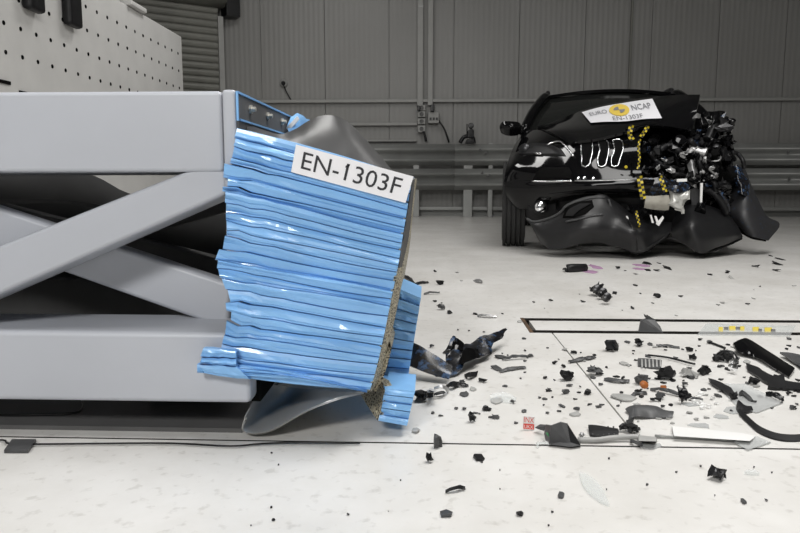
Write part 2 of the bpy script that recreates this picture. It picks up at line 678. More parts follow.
box('plug', wx(430), wx(433.5), WY - 0.2, WY - 0.12, wz(113), wz(106), M['black'], ct, 0.008)
box('plug', wx(417), wx(420), WY - 0.18, WY - 0.1, wz(112), wz(107), M['black'], ct, 0.008)
tube('cable', [(wx(437.5), WY - 0.12, wz(121)), (wx(443), WY - 0.12, wz(129)), (wx(446), WY - 0.12, wz(137)), (wx(448), WY - 0.1, wz(143))], 0.014, M['black'], ct)
tube('cable', [(wx(423), WY - 0.12, wz(132)), (wx(425), WY - 0.12, wz(138)), (wx(425.5), WY - 0.12, wz(142))], 0.02, M['black'], ct)

rail_specs = [('wall_rail', -3.05, 8.3, 101.3, 0.05, 'long pale horizontal rail running along the ribbed wall', 'rail'),
              ('conduit', wx(330), wx(417), 124.5, 0.045, 'grey horizontal conduit ending at the lower junction boxes', 'conduit'),
              ('conduit', wx(330), wx(416.5), 141, 0.03, 'thin grey conduit just above the crash barrier rail', 'conduit')]
for nm, xa, xb, py, hh, lb, ca in rail_specs:
    o = box(nm, xa, xb, WY - 0.08, WY - 0.001, wz(py) - hh / 2, wz(py) + hh / 2, M['trunk'], None, 0.008)
    tag(o, lb, ca)
o = box('wall_post', wx(619.3), wx(621.2), WY - 0.05, WY - 0.001, wz(94), 5.0, M['shutter'], None, 0.006)
tag(o, 'slim dark vertical trim strip on the wall above the wrecked car', 'trim strip')
o = tube('conduit_riser', [(wx(620.5), WY - 0.05, 5.0), (wx(617.7), WY - 0.05, wz(94))], 0.012, M['trunk'])
bpy.data.objects.remove(o)

so = empty('wall_socket', (wx(286), WY, wz(86)), 'small round black socket with a dangling wire on the wall', 'socket')
lathe('socket', (wx(286), WY - 0.03, wz(83)), (0, -1, 0), [(-0.03, 0.06), (0, 0.06), (0.02, 0.045), (0.02, 0.03), (0.01, 0.025)], M['trunk'], so, 18)
lathe('plug', (wx(286), WY - 0.05, wz(83)), (0, -1, 0), [(0, 0.035), (0.03, 0.03), (0.04, 0.02)], M['black'], so, 14)
tube('wire', [(wx(286), WY - 0.07, wz(84)), (wx(288), WY - 0.04, wz(90)), (wx(291), WY - 0.03, wz(96)), (wx(293), WY - 0.02, wz(100))], 0.009, M['black'], so)

# crash barrier rails in front of wall
YG = 10.45
gr = empty('guard_rail', (wx(560), YG, 0), 'double corrugated steel guard rail on posts along the back wall', 'guard rail')


def wprof(zc, hh):
    pr = []
    for k in range(25):
        t = -1 + 2 * k / 24
        d = 0.045 * math.cos(t * math.pi * 2) + (0.02 if abs(t) > 0.93 else 0)
        pr.append((YG + d, zc + t * hh))
    return pr


for ya, yb in ((144, 165.5), (168.5, 190)):
    z1, z0 = wz(ya, YG), wz(yb, YG)
    pr = wprof((z0 + z1) / 2, (z1 - z0) / 2)
    n = len(pr)
    for xa, xb in ((-3.0, 0.4), (0.4, 4.4), (4.4, 8.2)):
        v, f = [], []
        for x in (xa, xb + 0.03):
            v += [(x, y - (0.006 if xa == 0.4 else 0), z) for y, z in pr]
            v += [(x, y + 0.008, z) for y, z in pr]
        for k in range(n - 1):
            f.append((k, k + 1, 2 * n + k + 1, 2 * n + k))
            f.append((n + k, n + k + 1, 3 * n + k + 1, 3 * n + k))
        for a in (0, 2 * n):
            for k in range(n - 1):
                f.append((a + k, a + k + 1, a + n + k + 1, a + n + k))
        for k in (0, n - 1):
            f.append((k, n + k, 3 * n + k, 2 * n + k))
        o = mesh('rail_beam', v, f, M['galv'], gr, True)
        if xa != 0.4:
            continue
        for bxp in (481, 490):
            pass
for pxa, pxb in ((413, 419), (463, 472), (487.5, 492), (560, 569), (640, 649), (720, 729), (812, 821)):
    xa, xb = (pxa - 428) / F * YG, (pxb - 428) / F * YG
    box('rail_post', xa, xb, YG + 0.056, YG + 0.16, 0.0, wz(143 if pxb - pxa < 6 else 146, YG), M['galv'], gr, 0.006)
for bxp, byp in ((480, 150), (486, 153), (482, 173), (488, 176), (788, 152), (789, 179)):
    q = P(bxp, byp, YG - 0.045)
    lathe('bolt', q, (0, -1, 0), [(0, 0.022), (0.015, 0.018), (0.02, 0.01)], M['darksteel'], gr, 10)
o = box('floor_rail', wx(395), 8.2, WY - 0.22, WY - 0.14, wz(210, WY - .2), wz(206.5, WY - .2), M['galv'], gr, 0.006)

# black bracket device standing above guard rail
dvc = empty('camera_mount', (wx(468), YG + 0.02, wz(144, YG)), 'small black camera on an articulated clamp above the guard rail', 'camera')


def gpt(px, py, dy=0.0):
    return P(px, py, YG + dy)


tube('arm', [gpt(460, 143), gpt(463, 138), gpt(467, 136), gpt(471, 137)], 0.03, M['black'], dvc)
tube('arm', [gpt(474, 143.5), gpt(473, 138), gpt(471, 134)], 0.03, M['black'], dvc)
pxprism('clamp', [(465, 143.5), (476, 143.5), (474, 139), (467, 139)], YG - 0.03, 0.08, M['black'], dvc, 0.01)
pxprism('camera_body', [(467, 138), (474, 138), (474, 130), (471, 128), (467.5, 131)], YG - 0.04, 0.1, M['black'], dvc, 0.01)
lathe('lens', gpt(471, 126), (0, -1, 0.1), [(-0.06, 0.035), (0.03, 0.045), (0.06, 0.04), (0.062, 0.02)], M['black'], dvc, 16)
tube('antenna', [gpt(467, 134), gpt(467, 124)], 0.008, M['black'], dvc)

# perforated concrete block
BX = -3.19
blk = empty('anchor_block', (BX - 1.0, 5, 0), 'huge white painted block with rows of anchor holes and stepped top', 'block')
zb = 2.405
bf = [(1.0, 0), (8.96, 0), (8.96, zb), (7.12, zb), (7.12, 4.4), (1.0, 4.4)]
o = prism('block_body', [Vector((BX, y, z)) for y, z in bf], [Vector((BX - 2.2, y, z)) for y, z in bf], M['concrete'], blk, 0.02)
sp = 0.2146
hm = None
for r in (-4, -3, 0, 1, 2, 3, 4, 5, 6):
    for c in range(-14, 20):
        y = 5.165 + c * 0.2137 * 1.0
        z = 1.243 * 0.9333 * 1.0 + 0 + r * sp
        # grid origin from the lowest fully visible row
        z = 0.56 + (1.243 - 0.6) * 1.4933 + r * sp
        if y < 4.9 or y > 8.85 or z < 0.45 or z > (2.3 if y > 6.9 else 3.0):
            continue
        if hm is None:
            prof = [(0.0, 0.018), (0.004, 0.016), (0.004, 0.011), (0.001, 0.010)]
            ho = lathe('anchor_hole', (BX, y, z), (1, 0, 0), prof, M['hole'], blk, 12)
            hm = ho
            h0 = Vector((BX, y, z))
        else:
            ho = hm.copy()
            COL.objects.link(ho)
            ho.parent = blk
            ho.location = Vector((BX, y, z)) - h0
# brackets on the block
for a, b, yb, nm in ((26, 47, 18, 'bracket'), (66, 82, 33, 'bracket')):
    Ya = 3.226 * F / (428 - a)
    Yb = 3.0 * F / (428 - b)
    z = P(a, yb, Ya).z
    box(nm, BX, BX + 0.09, Ya - 0.06, Ya + 0.16, z + 0.06, 3.6, M['matblack'], blk, 0.03)
box('bracket_frame', BX, BX + 0.05, 5.75, 6.35, 2.32, 2.4, M['matblack'], blk, 0.01)
for a, b, y_ in ((-6, 5, 81), (14, 31, 88)):
    box('slot_recess', BX, BX + 0.012, 3.226 * F / (428 - a), 3.226 * F / (428 - b), wz(y_ + 2, 5.2), wz(y_ - 1.5, 5.2), M['hole'], blk)
pl = P(141, 17, 7.7)
o = box('cable_bracket', BX - 0.3, BX + 0.05, 7.35, 7.75, zb, zb + 0.05, M['concrete'], blk, 0.01)
tube('cable_riser', [(BX - 0.05, 7.5, zb + 0.04), (BX - 0.07, 7.5, 4.2)], 0.03, M['trunk'], blk)
tube('cable_riser', [(BX - 0.14, 7.55, zb + 0.04), (BX - 0.15, 7.55, 4.2)], 0.018, M['trunk'], blk)

# ------------------------------------------------------------------ steel barrier frame
fr = empty('barrier_frame', (P(120, 440, Y0).x, 1.7, 0), 'light grey welded steel truss frame carrying the blue crash barrier', 'steel frame')
XL = BX + 0.02
XE = P(236.5, 130, Y0).x


def hz(py, Y=Y0):
    return P(237, py, Y).z


FD = 0.20
zt, zt0 = hz(90.5), hz(172)
zl, zl0 = hz(333), hz(404)
XW = P(223, 130, Y0).x
box('top_beam', XL, XW - 0.001, Y0, Y0 + FD, zt0, zt, M['steel'], fr, 0.009)
box('end_cap', XW, XE, Y0 - 0.002, Y0 + FD, hz(192), zt + 0.002, M['steel'], fr, 0.006)
XLE = P(250, 370, Y0).x
box('lower_beam', XL, XLE, Y0, Y0 + FD, zl0, zl, M['steel'], fr, 0.012)


def brace(name, up, lo, Y, dep, m, bw=0.012):
    pts = [up[0], up[1], lo[1], lo[0]]
    return pxprism(name, pts, Y, dep, m, fr, bw)


pxprism('diagonal_brace', [(-130, 297), (186, 171), (224, 156), (228, 194), (-130, 351)], Y0 + 0.006, 0.13, M['steel'], fr, 0.010)
brace('diagonal_brace', ((-130, 166), (232, 284)), ((-130, 204), (228, 331)), Y0 + 0.145, 0.05, M['steel'])
# far side of truss; shade put into the dark lower beam and braces
YF = 2.12
box('top_beam', XL, XE, YF, YF + 0.18, zt0, zt, M['steel'], fr, 0.009)
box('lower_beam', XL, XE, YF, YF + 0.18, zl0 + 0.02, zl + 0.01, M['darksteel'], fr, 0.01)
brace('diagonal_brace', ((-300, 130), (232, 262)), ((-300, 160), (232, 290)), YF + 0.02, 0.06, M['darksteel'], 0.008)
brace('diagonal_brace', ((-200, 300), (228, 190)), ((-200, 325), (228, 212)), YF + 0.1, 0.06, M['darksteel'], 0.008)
# dark curved cover behind the braces
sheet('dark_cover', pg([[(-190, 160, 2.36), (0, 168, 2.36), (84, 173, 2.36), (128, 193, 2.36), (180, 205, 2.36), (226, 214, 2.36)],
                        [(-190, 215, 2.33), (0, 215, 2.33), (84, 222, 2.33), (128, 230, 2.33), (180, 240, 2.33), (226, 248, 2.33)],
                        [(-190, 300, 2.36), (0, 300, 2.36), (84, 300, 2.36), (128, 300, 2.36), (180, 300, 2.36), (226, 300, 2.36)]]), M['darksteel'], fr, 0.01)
sheet('curved_strap', pg([[(-30, 203, 2.02), (14, 199.5, 2.0), (60, 199.5, 2.0), (90, 203, 2.0), (125, 210, 2.02)],
                          [(-30, 207, 2.02), (14, 203.5, 2.0), (60, 203.5, 2.0), (90, 207, 2.0), (125, 214, 2.02)]]), M['greypl'], fr, 0.006)
for xx in (-2.9, -1.9, -0.62):
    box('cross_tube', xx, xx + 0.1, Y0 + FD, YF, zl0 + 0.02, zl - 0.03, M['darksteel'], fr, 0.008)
    box('cross_tube', xx, xx + 0.1, Y0 + FD, YF, zt0 + 0.03, zt - 0.02, M['steel'], fr, 0.008)
for xx in (-2.7, -0.7):
    for yy in (1.62, 2.15):
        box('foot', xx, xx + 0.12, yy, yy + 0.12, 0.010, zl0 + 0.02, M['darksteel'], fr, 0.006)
box('shadow_plate', XL, P(236, 430, Y0).x, G(120, 431).y, 2.3, 0.0, 0.010, M['darksteel'], fr)  # dark plate added to stand in for the shadow under the frame
box('shade_cover', XL, XE - 0.01, Y0 + FD, YF, zt - 0.02, zt - 0.012, M['steel'], fr)  # unseen cover added to keep light out of the frame's inside
# bolted end plate facing the car
XP = XE
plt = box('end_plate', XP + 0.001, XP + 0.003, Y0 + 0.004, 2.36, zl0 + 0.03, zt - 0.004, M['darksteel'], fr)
box('plate_rim', XP, XP + 0.006, Y0 + 0.002, 2.36, zt - 0.005, zt - 0.001, M['blue'], plt)
box('plate_rim', XP + 0.001, XP + 0.005, Y0 - 0.001, Y0 + 0.004, zt - 0.06, zt - 0.001, M['blue'], plt)
box('plate_rim', XP + 0.003, XP + 0.006, Y0 + 0.012, 2.0, zt - 0.059, zt - 0.055, M['blue'], plt)
for yb in (1.5, 1.66, 1.82):
    o = lathe('bolt', (XP + 0.003, yb, zt - 0.027), (1, 0, 0), [(0, 0.010), (0.005, 0.010), (0.005, 0.006), (0.013, 0.0055), (0.014, 0.003)], M['screw'], plt, 6, False)
sheet('torn_flap', pg([[(291, 117, 1.9), (300, 114, 1.95), (312, 122, 2.05)], [(287, 127, 1.86), (298, 122, 1.88), (308, 128, 2.0)], [(292, 136, 1.85), (300, 133, 1.88), (304, 134, 1.95)]]),
      M['blue'], fr, 0.004, crumple=0.006, cscale=30)
for k, (a, b) in enumerate((((286, 128), (297, 116)), ((284, 134), (292, 129)))):
    pxprism('torn_strip', [a, (a[0] + 3, a[1] + 3), (b[0] + 2, b[1] + 3), b], 1.86, 0.01, M['whitepl'], fr)

# ------------------------------------------------------------------ the blue honeycomb barrier
bar = empty('crash_barrier', (P(310, 420, 1.7).x, 1.75, 0), 'crushed blue aluminium honeycomb crash barrier with white number plate', 'crash barrier')
Lc = np.array([(238, 128), (234, 140), (231, 152), (229, 165), (227, 178), (226, 190), (225, 201), (228, 214), (224, 226), (228, 240), (220, 254), (218, 268), (220, 278), (228, 292), (229, 306), (228, 318), (226, 332), (224, 346), (200, 347), (199, 360), (199, 372)], float)
Rc = cr(np.array([(412, 178), (408, 204), (403, 235), (398, 266), (391, 300), (384, 335), (376, 370), (370, 390)], float), 8)
NS = 25
ts = [0.0]
for k in range(NS):
    ts.append(ts[-1] + rnd.uniform(0.7, 1.3))
ts = [t / ts[-1] for t in ts]
lcs = np.array([(238, 128), (233, 145), (229, 165), (227, 190), (226, 205), (226, 222), (226, 240), (221, 256), (219, 270), (226, 292), (229, 312), (227, 335), (223, 352), (222, 374)], float)
Ls = cr(lcs, 8)


def samp(c, t):
    # t by vertical position
    y = c[0, 1] + (c[-1, 1] - c[0, 1]) * t
    i = int(np.clip(np.searchsorted(c[:, 1], y), 1, len(c) - 1))
    a = (y - c[i - 1, 1]) / max(1e-6, c[i, 1] - c[i - 1, 1])
    return c[i - 1] * (1 - a) + c[i] * a


NCOL = 15
bound = []
for k, t in enumerate(ts):
    l, r = samp(Ls, t), samp(Rc, t)
    row = []
    w1, w2 = rnd.uniform(-2.0, 2.0), rnd.uniform(-1.6, 1.6)
    for j in range(NCOL):
        s = j / (NCOL - 1)
        x = l[0] + (r[0] - l[0]) * s
        y = l[1] + (r[1] - l[1]) * s
        if 0 < k < NS:
            y += w1 * math.sin(math.pi * s) + w2 * math.sin(2 * math.pi * s) * 0.8 + 2.6 * (1 - s) ** 4 * rnd.uniform(-1, 1)
        else:
            y += 2.5 * math.sin(math.pi * s) * (1 if k else -1)
        row.append((x, y))
    bound.append(row)


def blue_strip(k, top, bot, Yn, dep, parent, jl=5.0, name='folded_strip', amp=0.010):
    n = len(top)
    j0 = rnd.uniform(-jl, jl * 0.6)
    v, f = [], []
    bul = rnd.uniform(0.2, 1.0) * amp
    tilt = rnd.uniform(-1, 1) * 0.008
    ph = rnd.uniform(0, 6)
    fold = rnd.choice((0.3, 0.5, 0.62, 0.75))
    base = rnd.uniform(-0.004, 0.004)
    for j in range(n):
        s = j / (n - 1)
        ox = j0 * (1 - s) ** 3
        (xa, ya), (xb, yb) = top[j], bot[j]
        g = 0.10
        ya, yb = ya + g, yb - g
        wv = (0.0022 * math.sin(ph + s * 7) + 0.0015 * math.sin(ph * 2 + s * 17)) * (1 + 2.2 * (1 - s) ** 3)
        ring = []
        for q, dy in ((0.0, 0.006), (0.05, 0.0), (fold * 0.5, -bul * 0.75), (fold, -bul + wv * 0.6), (fold + (1 - fold) * 0.25, -bul * 0.2 + wv), (0.95, 0.001 + wv * 0.4), (1.0, 0.007)):
            y = ya + (yb - ya) * q
            x = xa + (xb - xa) * q
            ring.append(P(x + ox, y, Yn + base + dy + tilt * (q - 0.5)))
        dd = dep if (dep < 0.05 or xa > 258) else 0.004
        ring.append(ring[-1] + Vector((0, dd, 0)))
        ring.append(ring[0] + Vector((0, dd, 0)))
        v += ring
    m_ = 9
    for j in range(n - 1):
        for q in range(m_):
            q2 = (q + 1) % m_
            f.append((j * m_ + q, j * m_ + q2, (j + 1) * m_ + q2, (j + 1) * m_ + q))
    f.append(tuple(range(m_)))
    f.append(tuple(range((n - 1) * m_, n * m_)))
    return mesh(name, v, f, M['blue'], parent)


for k in range(NS):
    blue_strip(k, bound[k], bound[k + 1], Y0 - 0.016, 0.62, bar, 5.0, 'folded_strip', 0.0045)
# dark gap liner behind the strips
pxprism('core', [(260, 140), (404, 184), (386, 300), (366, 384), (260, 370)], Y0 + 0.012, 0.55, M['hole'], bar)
# flattened tail sticking out left at the bottom
for (a, b, c, d) in (((204, 347.5), (236, 351), (236, 358), (201, 357)), ((201, 357.5), (236, 358.5), (236, 366), (199, 363.5)), ((199, 364), (236, 366.5), (250, 380), (199, 373))):
    n = 8
    tp = [(a[0] + (b[0] - a[0]) * j / n, a[1] + (b[1] - a[1]) * j / n + rnd.uniform(-.6, .6)) for j in range(n + 1)]
    bt = [(d[0] + (c[0] - d[0]) * j / n, d[1] + (c[1] - d[1]) * j / n + rnd.uniform(-.6, .6)) for j in range(n + 1)]
    blue_strip(0, tp, bt, Y0 - 0.034, 0.012, bar, 2.5, 'folded_strip', 0.006)
# bottom sagging strips
for k in range(3):
    n = 12
    tp, bt = [], []
    for j in range(n + 1):
        s = j / n
        x = 236 + 130 * s
        y = 364 + 26 * s - 4 * math.sin(math.pi * s) + k * (3.8 - 2.9 * s)
        tp.append((x, y))
        bt.append((x - 1 + 2 * s, y + 4.0 - 2.9 * s))
    blue_strip(0, tp, bt, Y0 - 0.024, 0.15, bar, 2, 'folded_strip', 0.008)

# front edge: exposed honeycomb core at the right
Rp = [tuple(q) for q in Rc[::8]]
wid = [1.0, 1.8, 3.5, 5.5, 7.0, 7.0, 6.0, 3.0]
hv = []
fr_, bk_ = [], []
for (x, y), w_ in zip(Rp, wid):
    fr_.append(P(x + 0.4, y + 2, Y0 - 0.012))
    bk_.append(P(x + w_, y, Y0 + 0.03))
rows = [fr_, bk_, [q + Vector((0.0, 0.5, 0)) for q in bk_]]
sheet('honeycomb_core', rows[:2], M['honey'], bar, 0.006, 4, 5, crumple=0.001, cscale=50)
sheet('front_face', rows[1:], M['honey'], bar, 0.008, 4, 3)
# dark bent facing along upper right edge
sheet('facing_edge', [[P(x + 1, y + 2, Y0 - 0.014) for x, y in Rp[:4]], [P(x + w_ + 1.0, y + 1, Y0 + 0.0) for (x, y), w_ in zip(Rp[:4], (2, 3.5, 5, 3))]], M['darksteel'], bar, 0.006, 4, 5)

# rear portion of honeycomb seen past the edge
for k in range(9):
    n = 5
    tp, bt = [], []
    for j in range(n + 1):
        s = j / n
        ta, tb = k / 9, (k + 1) / 9
        xl, yl = 399 - 28 * ta, 288 + 88 * ta
        xr, yr = 421 - 13 * ta, 297.5 + 80 * ta
        xl2, yl2 = 399 - 28 * tb, 288 + 88 * tb
        xr2, yr2 = 421 - 13 * tb, 297.5 + 80 * tb
        tp.append((xl + (xr - xl) * s, yl + (yr - yl) * s))
        bt.append((xl2 + (xr2 - xl2) * s, yl2 + (yr2 - yl2) * s))
    blue_strip(0, tp, bt, 1.58, 0.17, bar, 0.5, 'folded_strip', 0.004)
# bumper element block at the foot
for k in range(5):
    n = 4
    tp, bt = [], []
    for j in range(n + 1):
        s = j / n
        ta, tb = k / 5, (k + 1) / 5
        A = lambda t: (385.5 - 7 * t, 388 + 33 * t)
        B = lambda t: (415 - 8 * t, 391 + 35 * t)
        (a0, a1), (b0, b1), (c0, c1), (d0, d1) = A(ta), B(ta), A(tb), B(tb)
        tp.append((a0 + (b0 - a0) * s, a1 + (b1 - a1) * s))
        bt.append((c0 + (d0 - c0) * s, c1 + (d1 - c1) * s))
    blue_strip(0, tp, bt, 1.44, 0.13, bar, 0.4, 'folded_strip', 0.002)
sheet('top_skin', pg([[(378, 375, 1.56), (392, 376, 1.56), (406, 377, 1.56)], [(385, 388, 1.44), (400, 389.5, 1.44), (415, 391, 1.44)]]), M['blue'], bar, 0.004, 3, 3)
sheet('honeycomb_core', pg([[(372, 376, 1.52), (379, 378, 1.5), (386, 388, 1.445)], [(365, 382, 1.53), (374, 392, 1.5), (383, 403, 1.445)], [(358.5, 390, 1.54), (367, 405, 1.5), (378, 421, 1.445)]]), M['honey'], bar, 0.02, 4, 4, crumple=0.002, cscale=60)

# number plate
tl, tr_, br_, bl_ = P(296, 144.5, Y0 - 0.030), P(413.5, 176.5, Y0 - 0.030), P(405.5, 203, Y0 - 0.030), P(291, 172, Y0 - 0.030)
off = Vector((0, 0.0025, 0))
pt = prism('number_plate', [tl, tr_, br_, bl_], [q + off for q in (tl, tr_, br_, bl_)], M['label'], bar)
pt['label'] = 'white number plate reading EN-1303F'
fn = bil(tl, tr_, br_, bl_)
text_on('lettering', 'EN-1303F', lambda u, v: fn(u, v) + Vector((0, -0.0008, 0)), M['ink'], pt, 0.075, 0.925, 0.21, 0.83)

mesh('digit_flag', [fn(a, b) + Vector((0, -0.0008, 0)) for a, b in ((0.4695, 0.83), (0.4695, 0.75), (0.438, 0.66), (0.438, 0.735))], [(0, 1, 2, 3)], M['ink'], pt)
# dark bent cladding on top and pale cladding tongue below
sheet('bent_cladding', pg([[(247, 124, 1.50), (264, 130, 1.56), (281, 134, 1.62), (296, 128.5, 1.66), (308, 121, 1.68), (320, 116, 1.69), (333, 115.5, 1.68), (345, 120, 1.67), (358, 131, 1.66), (375, 150, 1.62), (392, 170, 1.56)],
                           [(247, 128, 1.46), (263, 133.5, 1.48), (280, 139, 1.52), (296, 137, 1.53), (309, 134, 1.54), (321, 132, 1.55), (334, 132, 1.55), (346, 136, 1.54), (358, 144, 1.53), (374, 158, 1.51), (391, 173, 1.49)],
                           [(247, 131, 1.44), (262, 137, 1.44), (280, 144, 1.45), (296, 148, 1.45), (310, 151, 1.45), (322, 153, 1.45), (335, 156, 1.45), (347, 160, 1.45), (358, 163, 1.44), (374, 169, 1.44), (390, 176, 1.44)]]), M['rubber_sheet'], bar, 0.004, 6, 5)
sheet('cladding_tongue', pg([[(262, 383, 1.52), (275, 385, 1.6), (296, 388, 1.68), (322, 390, 1.66), (345, 392, 1.56), (364, 391, 1.46)],
                             [(258, 392, 1.48), (268, 400, 1.56), (285, 402, 1.6), (312, 397, 1.56), (340, 394.5, 1.5), (364, 391.5, 1.45)],
                             [(251, 407, 1.44), (255, 419, 1.47), (274, 417, 1.48), (306, 404, 1.46), (338, 396, 1.45), (364, 392, 1.445)],
                             [(246, 416, 1.415), (245, 430, 1.41), (268, 430, 1.41), (305, 411, 1.41), (338, 398.5, 1.42), (364, 392.6, 1.44)],
                             [(244.5, 420, 1.42), (246, 433, 1.42), (270, 432, 1.42), (306, 412.5, 1.42), (338, 399, 1.43), (364, 392.8, 1.445)]]), M['alu'], bar, 0.003, 5, 6)
box('hanger', P(251, 380, 1.45).x, P(260, 380, 1.45).x, 1.45, 1.9, hz(394, 1.5), hz(370, 1.5), M['hole'], bar)

# cables on floor at left
o = tube('cable', [G(-60, 413, .014), G(0, 415, .014), G(45, 414.5, .014), G(75, 413, .014), G(83, 407, .014), G(82, 400, .014)], 0.003, M['black'])
tag(o, 'thin black cable looping under the steel frame', 'cable')
o = tube('cable', [G(-40, 442, .005), G(2, 440, .005), G(14, 444, .005), G(90, 443.6, .005), G(170, 443.2, .005), G(230, 446, .005), G(262, 443.6, .005), G(300, 442.5, .005), G(360, 443, .005)], 0.002, M['black'])
tag(o, 'black cable lying along the floor seam and taped down', 'cable')
pts = [G(4, 450, .0075), G(28, 450, .0075), G(36, 439, .0075), G(12, 439, .0075)]
o = prism('tape_patch', pts, [q + Vector((0, 0, -0.007)) for q in pts], M['greypl'])
tag(o, 'grey tape patch holding the floor cable', 'tape')

# ------------------------------------------------------------------ the car
YAWC = math.radians(8.5)
CV = Vector((math.sin(YAWC), math.cos(YAWC), 0))
CU = Vector((math.cos(YAWC), -math.sin(YAWC), 0))
CC = Vector((1.5, 5.0, 0))


def C(u, v, w_):
    return CC + CU * u + CV * v + Vector((0, 0, w_))


car = empty('wrecked_car', C(0, 2.0, 0), 'wrecked black car with crushed front corner and white sign on its bonnet', 'car')
# rear body
secs = [(1.25, 0.90, 0.28, 1.00), (1.7, 0.93, 0.25, 1.02), (2.6, 0.94, 0.25, 1.03), (3.6, 0.93, 0.27, 1.05), (4.3, 0.88, 0.35, 1.05), (4.55, 0.78, 0.42, 0.98)]
v, f = [], []
ring = [(-0.86, 0), (-1.0, 0.25), (-1.0, 0.62), (-0.93, 1.0), (0.93, 1.0), (1.0, 0.62), (1.0, 0.25), (0.86, 0)]
for vv, hw, z0, z1 in secs:
    for a, b in ring:
        v.append(C(a * hw, vv, z0 + (z1 - z0) * b))
n = len(ring)
for i in range(len(secs) - 1):
    for k in range(n):
        k2 = (k + 1) % n
        f.append((i * n + k, i * n + k2, (i + 1) * n + k2, (i + 1) * n + k))
f.append(tuple(range(n)))
f.append(tuple(range((len(secs) - 1) * n, len(secs) * n)))
bevel(mesh('body_shell', v, f, M['car'], car), 0.04)
# roof
ZR = 1.415
sheet('roof', [[C(-0.60, 2.05, ZR - .03), C(-0.3, 2.0, ZR), C(0, 1.98, ZR + .01), C(0.3, 2.0, ZR), C(0.60, 2.05, ZR - .03)],
               [C(-0.63, 2.6, ZR - .01), C(-0.3, 2.6, ZR + .01), C(0, 2.6, ZR + .015), C(0.3, 2.6, ZR + .01), C(0.63, 2.6, ZR - .01)],
               [C(-0.62, 3.6, ZR - .01), C(-0.3, 3.6, ZR + .0), C(0, 3.6, ZR + .01), C(0.3, 3.6, ZR + .0), C(0.62, 3.6, ZR - .01)],
               [C(-0.58, 4.15, ZR - .12), C(-0.3, 4.2, ZR - .1), C(0, 4.2, ZR - .09), C(0.3, 4.2, ZR - .1), C(0.58, 4.15, ZR - .12)]], M['car'], car, 0.03)
for s in (-1, 1):
    tube('a_pillar', [C(s * 0.83, 1.30, 1.0), C(s * 0.75, 1.6, 1.2), C(s * 0.64, 1.95, 1.38), C(s * 0.61, 2.1, ZR - .02)], 0.045, M['car'], car, 8)
    for va, vb in ((2.75, 2.72), (3.65, 3.6), (4.4, 4.12)):
        tube('pillar', [C(s * 0.86, va, 1.0), C(s * 0.61, vb, ZR - .03)], 0.05, M['car'], car, 8)
    for (va, vb, vc, vd) in ((1.42, 2.72, 2.68, 2.1), (2.78, 3.62, 3.56, 2.76), (3.68, 4.36, 4.08, 3.64)):
        q = [C(s * 0.84, va, 1.0), C(s * 0.85, vb, 1.0), C(s * 0.60, vc, ZR - .03), C(s * 0.60, vd, ZR - .03)]
        prism('side_window', q, [p - CU * s * 0.006 for p in q], M['carglass'], car)
    tube('roof_rail', [C(s * 0.60, 2.05, ZR - .02), C(s * 0.60, 2.2, ZR + .045), C(s * 0.61, 3.0, ZR + .055), C(s * 0.60, 3.7, ZR + .015), C(s * 0.59, 3.95, ZR)], 0.022, M['matblack'], car, 8)
sheet('windscreen', [[C(-0.60, 2.08, ZR - .03), C(-0.3, 2.02, ZR - .01), C(0, 2.0, ZR), C(0.3, 2.02, ZR - .01), C(0.60, 2.08, ZR - .03)],
                     [C(-0.70, 1.72, 1.22), C(-0.35, 1.62, 1.24), C(0, 1.58, 1.245), C(0.35, 1.62, 1.24), C(0.70, 1.72, 1.22)],
                     [C(-0.79, 1.38, 1.01), C(-0.4, 1.25, 1.02), C(0, 1.2, 1.02), C(0.4, 1.25, 1.02), C(0.79, 1.38, 1.01)]], M['carglass'], car, 0.006)
q = [C(-0.8, 4.45, 1.0), C(0.8, 4.45, 1.0), C(0.58, 4.18, ZR - .12), C(-0.58, 4.18, ZR - .12)]
prism('rear_window', q, [p - CV * 0.006 for p in q], M['carglass'], car)
sheet('dashboard', [[C(-0.75, 1.45, 1.02), C(0, 1.3, 1.04), C(0.75, 1.45, 1.02)], [C(-0.75, 1.9, 1.04), C(0, 1.9, 1.06), C(0.75, 1.9, 1.04)], [C(-0.75, 2.0, 0.85), C(0, 2.0, 0.85), C(0.75, 2.0, 0.85)]], M['matblack'], car, 0.02)
for s in (-0.38, 0.38):
    sheet('seat', [[C(s - 0.13, 2.78, 1.32), C(s, 2.74, 1.35), C(s + 0.13, 2.78, 1.32)], [C(s - 0.2, 2.72, 1.15), C(s, 2.66, 1.15), C(s + 0.2, 2.72, 1.15)], [C(s - 0.25, 2.6, 0.75), C(s, 2.54, 0.75), C(s + 0.25, 2.6, 0.75)]], M['matblack'], car, 0.09)
# mirrors
mz = P(510, 128, 6.3)
sheet('wing_mirror', pg([[(501, 123, 6.30), (504, 121.3, 6.26), (512, 121.3, 6.24), (519, 122.5, 6.27), (521, 125, 6.3)],
                         [(499.5, 127, 6.30), (504, 127, 6.22), (512, 127, 6.19), (519, 128, 6.23), (521.5, 128.5, 6.3)],
                         [(501, 133, 6.30), (506, 135.3, 6.26), (512, 136, 6.25), (518, 135, 6.27), (521, 132, 6.3)]]), M['car'], car, 0.05)
tube('mirror_stalk', [P(519, 131, 6.33), P(524, 132.5, 6.4), P(529, 132.5, 6.45)], 0.03, M['car'], car, 8)
